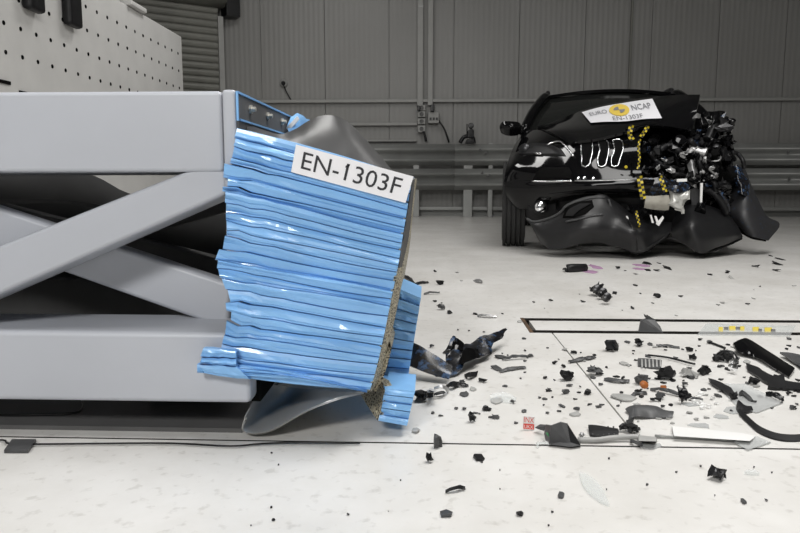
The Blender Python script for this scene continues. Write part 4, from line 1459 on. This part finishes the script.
def solid(name, pts, zs, m, parent=None, th=0.006):
    """panel through floor pixels with a height for each: fan-shaped plate"""
    top = [G(x, y, z) for (x, y), z in zip(pts, zs)]
    return prism(name, top, [q - Vector((0, -0.002, min(th, max(0.0005, q.z - 0.0004)))) for q in top], m, parent)


RD = random.Random(5)
# crumpled black and blue bumper piece beside the barrier
cp = empty('crumpled_bumper_piece', G(440, 375), 'crumpled black bumper piece with blue scuffs lying against the barrier', 'car part')
def GP(px, py, z):
    return G(px, py, z)
def up(px, pyg, py):
    """point above floor pixel (px, pyg) that shows at picture row py"""
    return P(px, py, G(px, pyg).y)
sheet('bumper_bar', [[up(409, 372, 340), up(420, 375, 345), up(436, 378, 355), up(452, 380, 366)],
                     [up(409, 374, 352), up(420, 378, 358), up(436, 381, 365), up(450, 383, 373)],
                     [up(409, 378, 366), up(420, 381, 369), up(436, 383, 374), up(448, 384, 379)]], M['scuffblue'], cp, 0.006, 4, 5, crumple=0.006, cscale=14)
sheet('crumpled_skin', [[up(441, 366, 352), up(455, 362, 337), up(463, 360, 346), up(480, 354, 337), up(495, 350, 331), up(506, 345, 330)],
                        [up(446, 372, 361), up(456, 370, 355), up(466, 366, 350), up(480, 360, 348), up(492, 355, 340), up(505, 347, 333.5)],
                        [up(452, 378, 372), up(460, 376, 369), up(468, 372, 362), up(478, 366, 357), up(488, 360, 350), up(500, 350, 337)]], M['scuffblue'], cp, 0.005, 4, 4, crumple=0.016, cscale=17)
sheet('torn_flap', [[up(452, 366, 346), up(456, 362, 337), up(463, 362, 343)], [up(450, 368, 353), up(457, 366, 349), up(463, 366, 350)]], M['car'], cp, 0.004, 3, 3, crumple=.006, cscale=20)
sheet('torn_flap', [[up(462, 372, 352), up(470, 368, 349), up(478, 364, 350)], [up(460, 376, 362), up(470, 372, 362), up(479, 368, 358)]], M['car'], cp, 0.004, 3, 3, crumple=.012, cscale=20)
for a, b in (((485, 352), (492, 347)), ((470, 374), (476, 368)), ((452, 384), (468, 386))):
    x, y = a
    sheet('torn_edge', [[GP(x - 6, y, 0.004), GP(x, y - 2, 0.02), GP(x + 8, y - 3, 0.01)], [GP(x - 5, y + 3, 0.003), GP(x, y + 2, 0.014), GP(x + 7, y + 2, 0.003)]], M['matblack'], cp, 0.004, 3, 3, crumple=0.004, cscale=40)

mr = empty('mirror_shard', G(434, 386), 'bent silver trim piece with bright flat panel near the barrier foot', 'trim piece')
solid('bright_panel', [(428, 389), (435, 390), (436.5, 390), (429.5, 388)], [0.002, 0.002, 0.045, 0.045], M['chrome'], mr)
sheet('silver_arch', [[GP(434, 387, .03), GP(441, 385, .036), GP(447, 386.5, .026), GP(449, 391, .003)], [GP(434, 389, .026), GP(441, 387.5, .032), GP(446, 389.5, .022), GP(448, 393, .003)]], M['silver'], mr, 0.003, 3, 3)


def debris(o, label, cat='debris', name=None, group=None):
    if name:
        o.name = name
    return tag(o, label, cat, group)


# --- distinctive pieces
bk = empty('grey_box_corner', G(560, 444), 'dark grey folded plastic bracket standing on the floor seam', 'bracket')
def hgt(px, pyg, py):
    return up(px, pyg, py)
def tri(name, pts, m, parent, th=0.005):
    return prism(name, pts, [q + Vector((0.001, th, 0)) for q in pts], m, parent)
tri('front_face', [hgt(549, 444, 444), hgt(571, 446, 446), hgt(567, 443, 424), hgt(560.5, 442, 422.5), hgt(551, 443, 426)], M['greypl'], bk)
tri('side_face', [hgt(571, 446, 446), hgt(580.5, 445, 445), hgt(567, 441, 423.5), hgt(566, 442, 425)], M['bumper'], bk)
tri('left_face', [hgt(549, 444, 444), hgt(551, 442, 426), hgt(546, 438, 425), hgt(544, 438, 434), hgt(545.5, 440, 440)], M['greypl'], bk)
tri('lug', [hgt(535, 433, 428), hgt(544, 436, 431), hgt(548, 437, 425.5), hgt(540, 432, 425)], M['greypl'], bk)
tri('green_mark', [up(545, 439.5, 432) - Vector((0, .004, 0)), up(548.5, 441.5, 437) - Vector((0, .004, 0)), up(547.5, 441, 432) - Vector((0, .004, 0))], M['green'], bk, 0.001)
prism('floor_flange', [G(549, 444.5, .006), G(571, 447, .006), G(581, 445.5, .006), G(566, 441, .006)], [G(549, 444.5, .0006), G(571, 447, .0006), G(581, 445.5, .0006), G(566, 441, .0006)], M['greypl'], bk)

rl = empty('red_label', G(528, 430), 'small white sticker with red printed lettering standing on the floor', 'sticker')
q = [up(523.5, 430.5, 416), up(534.7, 430.5, 417), up(534, 430.5, 430.3), up(523, 430.5, 429.3)]
prism('sticker', q, [p + Vector((0, 0.003, 0)) for p in q], M['whitepl'], rl)
fnr = bil(*[p - Vector((0, 0.001, 0)) for p in q])
text_on('lettering', 'INX', fnr, M['red'], rl, 0.06, 0.94, 0.56, 0.95)
mesh('red_band', [fnr(0.02, 0.46), fnr(0.98, 0.46), fnr(0.98, 0.06), fnr(0.02, 0.06)], [(0, 1, 2, 3)], M['red'], rl)
fnr2 = bil(*[p - Vector((0, 0.002, 0)) for p in q])
text_on('lettering', 'UKX', fnr2, M['whitepl'], rl, 0.1, 0.9, 0.12, 0.38)

fn_ = empty('shark_fin_piece', G(650, 332), 'dark grey fin-shaped plastic piece upright in the floor slot', 'car part')
tri('fin', [hgt(639, 332, 332), hgt(663, 332.5, 332.5), hgt(660, 331, 326), hgt(655, 330, 320), hgt(647.5, 330, 315), hgt(646, 330, 319), hgt(641, 331, 320.5)], M['greypl'], fn_, 0.012)
tri('fin_lip', [hgt(645, 329, 315), hgt(655, 329.5, 319.5), hgt(654, 329.5, 321), hgt(646, 329, 318)], M['bumper'], fn_, 0.02)

sc = empty('grey_scoop', G(650, 420), 'large curved mid-grey plastic scoop among the debris', 'car part')
sheet('scoop', [[hgt(626, 412, 409), hgt(632, 411, 406), hgt(645, 411, 405), hgt(660, 413, 407), hgt(674, 416, 411)],
                [hgt(630, 416, 414), hgt(636, 415, 409), hgt(648, 415, 409), hgt(661, 416, 411), hgt(674, 418, 414.5)],
                [hgt(627, 420, 419), hgt(634, 420, 417), hgt(648, 420, 418), hgt(661, 419.5, 418), hgt(673, 419, 417.5)]], M['greypl'], sc, 0.004, 4, 4, crumple=0.007, cscale=28)
prism('tail', [G(626, 420, .012), G(634, 419, .012), G(632, 423, .004), G(627, 424, .004)], [G(626, 420, .002), G(634, 419, .002), G(632, 423, .0006), G(627, 424, .0006)], M['greypl'], sc)

cn = empty('black_connector', G(602, 432), 'long ribbed black plastic housing lying before the grey tube', 'car part')
sheet('housing', [[hgt(588, 429, 425), hgt(600, 430, 425.5), hgt(618, 432, 428)], [hgt(588, 432, 428.5), hgt(600, 434, 430), hgt(619, 435, 432)], [hgt(590, 437, 435), hgt(602, 438, 436), hgt(618, 437.5, 435.5)]], M['matblack'], cn, 0.008, 3, 3, crumple=.002, cscale=40)
for k in range(5):
    x = 591 + k * 5.4
    tri('rib', [hgt(x, 430, 426.5), hgt(x + 1.5, 430, 426.5), hgt(x + 2.5, 437, 434.5), hgt(x + 1, 437, 434.5)], M['greypl'], cn, 0.003)
lump(582, 436, 9, 5, M['silver'], RD, 'torn_end', cn)
lump(630, 430, 20, 7, M['matblack'], RD, 'end_cap', cn)

o = tube('grey_tube', [G(578, 440, .006), G(596, 440, .007), G(612, 438, .009), G(628, 437, .010), G(640, 437, .010)], 0.006, M['lightgrey'], None, 8, 4)
debris(o, 'slender light grey tube lying along the floor seam', 'tube')
gs = empty('socket_end', G(648, 440), 'grey plastic socket with a bent clear collar beside the tube', 'car part')
prism('socket', [G(638, 441, .001), G(657, 441.5, .001), G(657, 437, .001), G(638, 435, .001)], [G(638, 441, .018), G(657, 441.5, .02), G(657, 437, .02), G(638, 435, .018)], M['lightgrey'], gs, 0.003)
sheet('clear_collar', [[G(638, 441, .004), G(648, 444, .003), G(660, 443, .002)], [G(640, 446, .002), G(650, 449, .002), G(662, 446, .002)]], M['greysheet'], gs, 0.002, 3, 3)
o = tube('seam_rod', [G(655, 436, .005), G(700, 438, .005), G(735, 440.5, .005)], 0.0035, M['galv'], None, 6)
debris(o, 'thin grey metal rod lying in front of the white strip', 'rod')
ws = prism('white_trim_strip', [G(674, 436, .012), G(750, 441, .012), G(756, 436, .012), G(742, 433, .012), G(672, 426, .012)], [G(674, 436, .0006), G(750, 441, .0006), G(756, 436, .0006), G(742, 433, .0006), G(672, 426, .0006)], M['whitepl'])
debris(ws, 'long flat glossy white trim strip on the floor', 'trim strip')
tr2 = prism('clear_triangle', [G(733, 442, .004), G(757, 436, .014), G(771, 442, .004), G(748, 450, .004)], [G(733, 442, .0006), G(757, 436, .01), G(771, 442, .0006), G(748, 450, .0006)], M['greysheet'])
debris(tr2, 'smoky clear triangular plastic sheet beyond the end of white strip', 'plastic sheet')
lens = []
for x, y in ((579, 471), (588, 474), (597, 481), (604, 490), (609.5, 504), (600, 500), (590, 493), (584, 486), (581, 479)):
    lens.append(G(x, y, .006))
o = prism('clear_lens_shard', lens, [q - Vector((0, 0, .0054)) for q in lens], M['clear'])
debris(o, 'long pointed clear lens shard alone on the open floor', 'lens shard')

bl = empty('curved_black_blade', G(770, 436), 'long curved black rubber blade sweeping over the floor', 'car part')
sheet('blade', [[hgt(739, 412, 408), hgt(748, 420, 416), hgt(760, 430, 426), hgt(778, 437, 433), hgt(800, 438, 434), hgt(822, 433, 429)],
                [hgt(739, 416, 414), hgt(747, 424, 422.5), hgt(759, 434, 432), hgt(778, 441, 439), hgt(800, 442, 440.5), hgt(822, 437, 435)]], M['matblack'], bl, 0.01, 3, 5)
sheet('torn_root', [[hgt(738, 408, 401), hgt(744, 408, 405), hgt(751, 408, 407)], [hgt(739, 414, 412), hgt(745, 415, 413), hgt(753, 413, 412)]], M['matblack'], bl, 0.006, 3, 3, crumple=.006, cscale=40)

gsht = prism('smoked_sheet', [G(716, 383, .005), G(745, 383, .02), G(783, 402, .005), G(757, 412, .005), G(739, 408, .004)], [G(716, 383, .003), G(745, 383, .018), G(783, 402, .003), G(757, 412, .003), G(739, 408, .002)], M['greysheet'])
debris(settle(gsht), 'broad smoked transparent sheet under the black arm piece', 'plastic sheet')
ba = empty('black_arm_piece', G(722, 392), 'short curved black arm with torn end on smoked sheet', 'car part')
sheet('arm', [[hgt(708, 383, 378), hgt(718, 386, 381), hgt(728, 391, 386), hgt(735, 397, 393)], [hgt(710, 386, 383), hgt(719, 391, 388), hgt(727, 396, 393), hgt(734, 402, 400)]], M['matblack'], ba, 0.012, 3, 4, crumple=.003, cscale=30)
lump(734, 398, 7, 8, M['black'], RD, 'torn_end', ba)
o = bent(738, 398, 750, 404, 3, M['greypl'], RD, 'grey_lug', 0.01)
debris(settle(o), 'narrow grey strip lying on the smoked sheet', 'debris')
o = bent(766, 399, 781, 403, 4, M['black'], RD, 'black_clip', 0.012)
debris(settle(o), 'small black clip at the edge of the smoked sheet', 'clip')

# large black panel at right
bp_ = empty('black_wing_panel', G(765, 365), 'large folded black panel pointing up among debris near floor slot', 'car part')
sheet('panel_top', [[hgt(733, 352, 343), hgt(741, 350, 339), hgt(749, 349, 339), hgt(770, 357, 352), hgt(795, 372, 368)],
                    [hgt(737, 356, 350), hgt(746, 355, 348), hgt(756, 358, 351), hgt(773, 366, 360), hgt(792, 376, 373)],
                    [hgt(746, 358, 355), hgt(754, 360, 357), hgt(762, 364, 360), hgt(774, 371, 368), hgt(789, 379, 377)]], M['car'], bp_, 0.006, 4, 5)
sheet('panel_foot', [[hgt(733, 352, 343.5), hgt(741, 350, 340), hgt(748, 350, 340)], [hgt(736, 355, 348), hgt(742, 354, 347), hgt(748, 354, 348)]], M['black'], bp_, 0.006, 3, 3)
bb = empty('black_bracket_frame', G(770, 382), 'broken black bracket frame below the folded black panel', 'bracket')
sheet('frame_arm', [[hgt(746, 366, 363), hgt(757, 371, 367), hgt(768, 377, 373), hgt(782, 382, 379), hgt(805, 386, 384)], [hgt(747, 372, 370), hgt(758, 379, 376), hgt(768, 386, 383), hgt(783, 391, 388), hgt(805, 392, 390)]], M['matblack'], bb, 0.01, 3, 4, crumple=.003, cscale=25)
sheet('frame_arm', [[hgt(774, 380, 374), hgt(779, 381, 375), hgt(784, 379, 373)], [hgt(768, 390, 386), hgt(778, 391, 388), hgt(786, 390, 387)]], M['matblack'], bb, 0.01, 3, 3)
lump(754, 382, 12, 8, M['matblack'], RD, 'torn_block', bb)
rp = empty('dark_edge_panel', G(795, 362), 'dark grey curved panel leaning behind the folded black panel', 'car part')
sheet('panel', [[hgt(780, 357, 352), hgt(792, 358, 353), hgt(812, 362, 358)], [hgt(789, 362, 358), hgt(799, 366, 361), hgt(812, 376, 371)], [hgt(798, 368, 365), hgt(805, 374, 371), hgt(814, 384, 381)]], M['greypl'], rp, 0.006, 3, 3, crumple=.003, cscale=20)
mk = empty('mechanism_cluster', G(722, 360), 'torn black mechanism with silver fittings at tip of black panel', 'car part')
lump(717, 359, 13, 6, M['matblack'], RD, 'body', mk)
lump(728, 360, 14, 7, M['matblack'], RD, 'body', mk)
lump(724, 354, 10, 6, M['black'], RD, 'body', mk)
for x, y in ((729, 355), (734, 362), (733, 367)):
    lathe('silver_fitting', G(x, y, .02), (0.3, -1, 0.2), [(-.012, .008), (0, .011), (.008, .011), (.012, .006)], M['chrome'], mk, 14)
tube('wire', [G(714, 357, .012), G(722, 351, .03), G(733, 352, .03), G(738, 360, .01)], .003, M['black'], mk, 6)

# finned module
fm_ = empty('finned_module', G(650, 366), 'dark grey finned module with a row of ribs', 'car part')
sheet('body', [[hgt(638, 362, 358), hgt(650, 362, 358.5), hgt(662, 363, 360)], [hgt(638, 367, 365), hgt(650, 369, 367), hgt(661, 370, 368)]], M['greypl'], fm_, 0.012, 2, 2)
for k in range(6):
    x = 640.5 + k * 3.7
    tri('fin', [hgt(x, 363, 359) - Vector((0, .008, 0)), hgt(x + 1.3, 363, 359) - Vector((0, .008, 0)), hgt(x + 1.6, 368.5, 366.5) - Vector((0, .008, 0)), hgt(x + .3, 368.5, 366.5) - Vector((0, .008, 0))], M['lightgrey'], fm_, 0.006)
o = tube('thin_black_rod', [G(648, 355, .006), G(668, 357.5, .007), G(690, 363, .008), G(695, 364, .006)], 0.0035, M['matblack'], None, 6)
debris(o, 'long thin black rod lying behind the finned module', 'rod')
o = tube('thin_black_rod', [G(709, 342, .005), G(716, 344.5, .005), G(725, 348, .004)], 0.004, M['matblack'], None, 6)
debris(o, 'short black rod with a thick end near the film strip', 'rod')
# lamp bulb holder with amber disc
lh = empty('lamp_holder', G(643, 385), 'grey lamp holder with a round amber lens', 'lamp holder')
lump(641, 381, 16, 9, M['greypl'], RD, 'holder', lh)
lathe('amber_lens', G(644.5, 385, .022), (0, -1, .1), [(-.01, .010), (.002, .010), (.005, .006)], M['orange'], lh, 18)
lump(663, 389, 6, 5, M['orange'], RD, 'x').name = 'amber_fragment'
tag(bpy.data.objects['amber_fragment'], 'tiny brown amber fragment between black lumps', 'debris')

# film strip with yellow squares
fs_ = prism('clear_film_strip', [G(697, 334.8, .004), G(790, 336, .004), G(796, 325.5, .004), G(706, 323.5, .004)], [G(697, 334.8, .0006), G(790, 336, .0006), G(796, 325.5, .0006), G(706, 323.5, .0006)], M['clear'])
debris(fs_, 'clear film strip with yellow squares lying across the floor slots', 'film strip')
for x, y, w_ in ((721, 329.5, 4), (732.5, 328.5, 6), (742.5, 328.8, 4), (756, 329.5, 6), (768.5, 330, 7)):
    q = [up(x - w_ / 2, y + 2.2, y + 2.2), up(x + w_ / 2, y + 2.2, y + 2.2), up(x + w_ / 2, y + 1, y - 2.4), up(x - w_ / 2, y + 1, y - 2.4)]
    prism('yellow_square', q, [p + Vector((0, .004, 0)) for p in q], M['yellow'], fs_)
for x, y, w_ in ((737.5, 328.6, 5), (726.5, 328.8, 4), (760.5, 330.5, 3), (773.5, 330.8, 4)):
    q = [up(x - w_ / 2, y + 1.6, y + 1.6), up(x + w_ / 2, y + 1.6, y + 1.6), up(x + w_ / 2, y + 1, y - 1.6), up(x - w_ / 2, y + 1, y - 1.6)]
    prism('dark_square', q, [p + Vector((0, .004, 0)) for p in q], M['darksteel'], fs_)

# far pieces
bt = empty('black_tube_piece', G(574, 272), 'black cylindrical tube piece with a hooked end near magenta stain', 'car part')
tube('tube', [up(567, 272, 269), up(572, 272, 268), up(585, 271, 268)], 0.028, M['matblack'], bt, 10)
tube('hook', [up(567, 272, 270), up(565.5, 272, 271)], 0.02, M['matblack'], bt, 8)
lu = empty('dark_engine_lump', G(600, 300), 'knobbly black mechanical lump alone on the open floor', 'car part')
lump(598, 292, 14, 10, M['darkmetal'], RD, 'body', lu)
lump(603, 297, 10, 8, M['matblack'], RD, 'body', lu)
for x, y in ((596, 290), (602, 293), (606, 298)):
    lathe('knob', up(x, y + 6, y), (0, -1, .5), [(0, .02), (.03, .018), (.034, .008)], M['darkmetal'], lu, 10)
for x, y, w_, h_ in ((596, 267, 9, 4), (591, 272, 12, 3), (641, 265.5, 12, 2.5), (640, 269, 10, 2)):
    o = flat(x, y, w_ * 1.4, h_ * 1.3, M['stain'], RD, 0.0008, nn=12)
    debris(o, 'pale magenta fluid stain on floor before the wrecked car', 'stain', 'fluid_stain', 'magenta stains before the car')

# pieces with their own look
spec = [
    ('L', 472, 419, 10, 9, 'matblack', 'chunky black plastic fragment beside the grey crescent shard'),
    ('L', 437, 443, 12, 14, 'greypl', 'forked dark clip standing across the floor seam'),
    ('L', 429, 459.5, 9, 8, 'matblack', 'small black funnel-shaped clip just below the floor seam'),
    ('F', 478.5, 459, 13, 8, 'matblack', 'roundish black plastic chip with a small notch'),
    ('F', 446.5, 515, 18, 8, 'greypl', 'four-sided dark grey chip on the bare floor'),
    ('F', 520, 515, 9, 5, 'matblack', 'notched dark chip on the bare floor'),
    ('F', 561, 497, 8, 6, 'greypl', 'small pointed dark chip on the bare floor'),
    ('L', 717, 475, 19, 12, 'darkmetal', 'lumpy black rock-like fragment alone on bright floor'),
    ('F', 743.5, 503, 7, 5, 'greypl', 'small grey pebble-like chip on bright floor'),
    ('L', 611, 348, 18, 10, 'matblack', 'crumpled black fragment left of the long grey sliver'),
    ('B', (656, 347), (679, 348.5), 5, 'greypl', 'long grey sliver of plastic behind the thin black rod'),
    ('L', 639, 344, 12, 6, 'matblack', 'small dark bent fragment behind the finned module'),
    ('B', (569, 363.5), (595, 358.5), 6, 'greypl', 'dark grey bar-shaped strip lying alone'),
    ('B', (605, 381), (630, 383), 9, 'greypl', 'thick dark grey curved bar beside the amber lamp holder'),
    ('L', 666, 375, 24, 11, 'matblack', 'crumpled black cluster behind the amber lamp holder'),
    ('L', 687, 374, 16, 8, 'lightgrey', 'pale grey crumpled fragment next to the black cluster'),
    ('L', 704, 372, 14, 8, 'matblack', 'two-pronged black fragment near the silver mechanism'),
    ('L', 683, 398, 11, 16, 'black', 'upright black cylindrical part beside white crumbs'),
    ('F', 623, 399, 26, 9, 'lightgrey', 'broken pale grey clear-edged shard beside the grey scoop'),
    ('B', (632, 397), (647, 395), 5, 'greypl', 'small dark wedge behind the grey scoop'),
    ('L', 660, 396.5, 11, 6, 'greypl', 'little grey block beside the thin grey strip'),
    ('B', (650, 391), (686, 399), 4, 'greypl', 'thin grey strip leading to the black cylindrical part'),
    ('L', 593, 373.5, 18, 5, 'greypl', 'flat dark fragment behind the dark bar'),
    ('L', 566, 377.5, 16, 8, 'matblack', 'dark broken cluster left of the plate joint'),
    ('B', (404, 277), (414, 286), 5, 'matblack', 'black bent strip behind the barrier edge'),
    ('B', (414, 285), (428, 283), 6, 'black', 'black triangular loop of torn trim past the barrier edge'),
    ('B', (424, 295), (440, 294), 2.5, 'greypl', 'straight grey strip lying past the barrier edge'),
    ('F', 478, 281.5, 12, 5, 'silver', 'silver crumpled flake on open floor'),
    ('L', 440, 283.5, 7, 4, 'matblack', 'small black wedge past the black trim loop'),
    ('L', 441, 308, 7, 5, 'greypl', 'small grey cube-like chip on open floor'),
    ('B', (477, 317), (497, 318), 5, 'silver', 'twisted grey metal strip on open floor'),
    ('B', (503, 361), (529, 359), 3, 'greypl', 'forked grey bracket strip near the scuffed bumper piece'),
    ('B', (500, 373), (525, 369), 5, 'greypl', 'wedge-shaped grey strip with raised tip'),
    ('F', 497, 369, 12, 6, 'greypl', 'flat grey leaf-shaped shard'),
    ('F', 497, 402, 18, 6, 'lightgrey', 'pointed grey shard lying on clear film'),
    ('F', 486, 410, 12, 4, 'matblack', 'slim black chip beside clear film'),
    ('F', 416, 432, 9, 6, 'lightgrey', 'grey crescent shard near the blue barrier foot'),
    ('B', (447, 494), (466, 491), 4, 'matblack', 'wavy black strip on the bare floor'),
    ('F', 505, 400, 34, 12, 'clear', 'crinkled clear film patch on the floor'),
    ('F', 575, 415.5, 15, 4, 'lightgrey', 'pale grey sliver behind the dark bracket'),
    ('F', 577, 409.5, 8, 3, 'greypl', 'small grey sliver parallel to a paler one'),
    ('F', 752, 474, 18, 8, 'clear', 'clear plastic flake on the bright floor'),
    ('F', 624, 364.5, 10, 5, 'lightgrey', 'light grey chip beside the finned module'),
    ('L', 692, 358, 7, 6, 'matblack', 'dark knob at the end of thin black rod'),
    ('L', 421, 398, 16, 10, 'matblack', 'dark torn lump tucked beside the blue foot block'),
    ('L', 430, 396, 6, 5, 'black', 'small black ring-like lump by the silver trim'),
    ('B', (435, 397), (445, 395), 4, 'greypl', 'little grey bar by the silver trim'),
    ('B', (455, 388), (468, 387), 6, 'black', 'black torn fin under the scuffed bumper piece'),
    ('F', 464, 395.5, 9, 4, 'greypl', 'oval dark grey chip'),
    ('F', 473, 390, 9, 4, 'lightgrey', 'light grey square chip'),
    ('L', 483, 381, 8, 4, 'matblack', 'small black hooked fragment with thin tail'),
    ('B', (536, 449), (549, 446), 3, 'clear', 'yellowish clear sliver under the dark bracket'),
    ('B', (630, 444), (641, 448), 3, 'greypl', 'thin dark sliver below the grey tube'),
    ('F', 500, 358, 14, 4, 'greypl', 'flat grey chip under the forked strip'),
]
spec_objs = []
for s in spec:
    if s[0] == 'L':
        o = lump(s[1], s[2], s[3], s[4], M[s[5]], RD, 'plastic_fragment')
    elif s[0] == 'F':
        o = flat(s[1], s[2], s[3], s[4], M[s[5]], RD, 0.004, 0.25)
        o.name = 'plastic_shard'
    else:
        (a, b), (c, d) = s[1], s[2]
        o = bent(a, b, c, d, s[3] * 0.8, M[s[4]], RD, 'plastic_strip', RD.uniform(.002, .008), None, RD.uniform(-.01, .01), 0.003)
        settle(o)
    tag(o, s[-1], 'debris')
# white glassy crumbs
for k in range(16):
    x, y = 704 + RD.gauss(0, 8), 401 + RD.gauss(0, 5)
    o = lump(x, y, RD.uniform(3, 6), RD.uniform(2, 4), M['whitepl'], RD, 'white_crumb')
    tag(o, 'small white glassy crumb in the heap by black cylindrical part', 'crumb', 'white crumbs')
for x, y, w_, h_ in ((735, 411, 30, 10), (690, 405, 20, 5), (700, 426, 30, 6), (722, 417, 18, 7)):
    o = flat(x, y, w_, h_, M['greysheet'], RD, 0.002)
    debris(o, 'thin smoked film scrap near the white trim strip', 'film scrap', 'film_scrap', 'smoked film scraps')

# unnamed scatter, three looks
def scatter(n, region, size, m, label, group, rr, lumps=0.0):
    for _ in range(n):
        for _try in range(40):
            x, y = rr.uniform(region[0], region[1]), rr.uniform(region[2], region[3])
            if not (505 < x < 770 and y < 262) and not (x < 425 and y > 270 and x < 420) and not (317 < y < 335 and x > 522):
                break
        k = (y - 170) / 230
        w_ = rr.uniform(*size) * (0.45 + 0.55 * k)
        if rr.random() < lumps:
            o = lump(x, y, w_, w_ * .6, m, rr, 'plastic_crumb')
        else:
            o = flat(x, y, w_, w_ * rr.uniform(.22, .5), m, rr, 0.003, 0.3, rr.randint(3, 6))
            o.name = 'plastic_chip'
        tag(o, label, 'debris', group)


RS = random.Random(11)
W1 = 'scattered among the car parts right of the floor plate joint'
W2 = 'scattered around the scuffed bumper piece beside the barrier'
W3 = 'scattered on the far floor between slots and wrecked car'
W4 = 'scattered on the bright floor in front of the long seam'
scatter(75, (545, 800, 338, 412), (2, 8), M['matblack'], 'tiny black plastic chip ' + W1, 'black chips among the car parts', RS, .4)
scatter(45, (545, 800, 338, 415), (3, 9), M['greypl'], 'tiny dark grey plastic chip ' + W1, 'dark grey chips among the car parts', RS, .25)
scatter(26, (545, 800, 340, 425), (3, 9), M['lightgrey'], 'tiny light grey chip ' + W1, 'light grey chips among the car parts', RS, .1)
scatter(45, (425, 560, 330, 425), (2, 7), M['greypl'], 'tiny dark grey plastic chip ' + W2, 'dark grey chips by the bumper piece', RS, .2)
scatter(30, (425, 800, 262, 318), (2, 9), M['matblack'], 'tiny black plastic chip ' + W3, 'black chips on the far floor', RS, .2)
scatter(14, (425, 800, 266, 330), (2, 7), M['lightgrey'], 'tiny light grey chip ' + W3, 'light grey chips on the far floor', RS, .0)
scatter(10, (640, 790, 256, 272), (4, 14), M['matblack'], 'tiny black plastic chip ' + W3, 'black chips on the far floor', RS, .0)
scatter(14, (420, 800, 450, 528), (1.2, 3), M['greypl'], 'tiny dark grey plastic chip ' + W4, 'dark grey chips before the seam', RS, .2)
scatter(8, (250, 420, 450, 528), (1, 3), M['matblack'], 'tiny black plastic chip ' + W4, 'black chips before the seam', RS, .2)
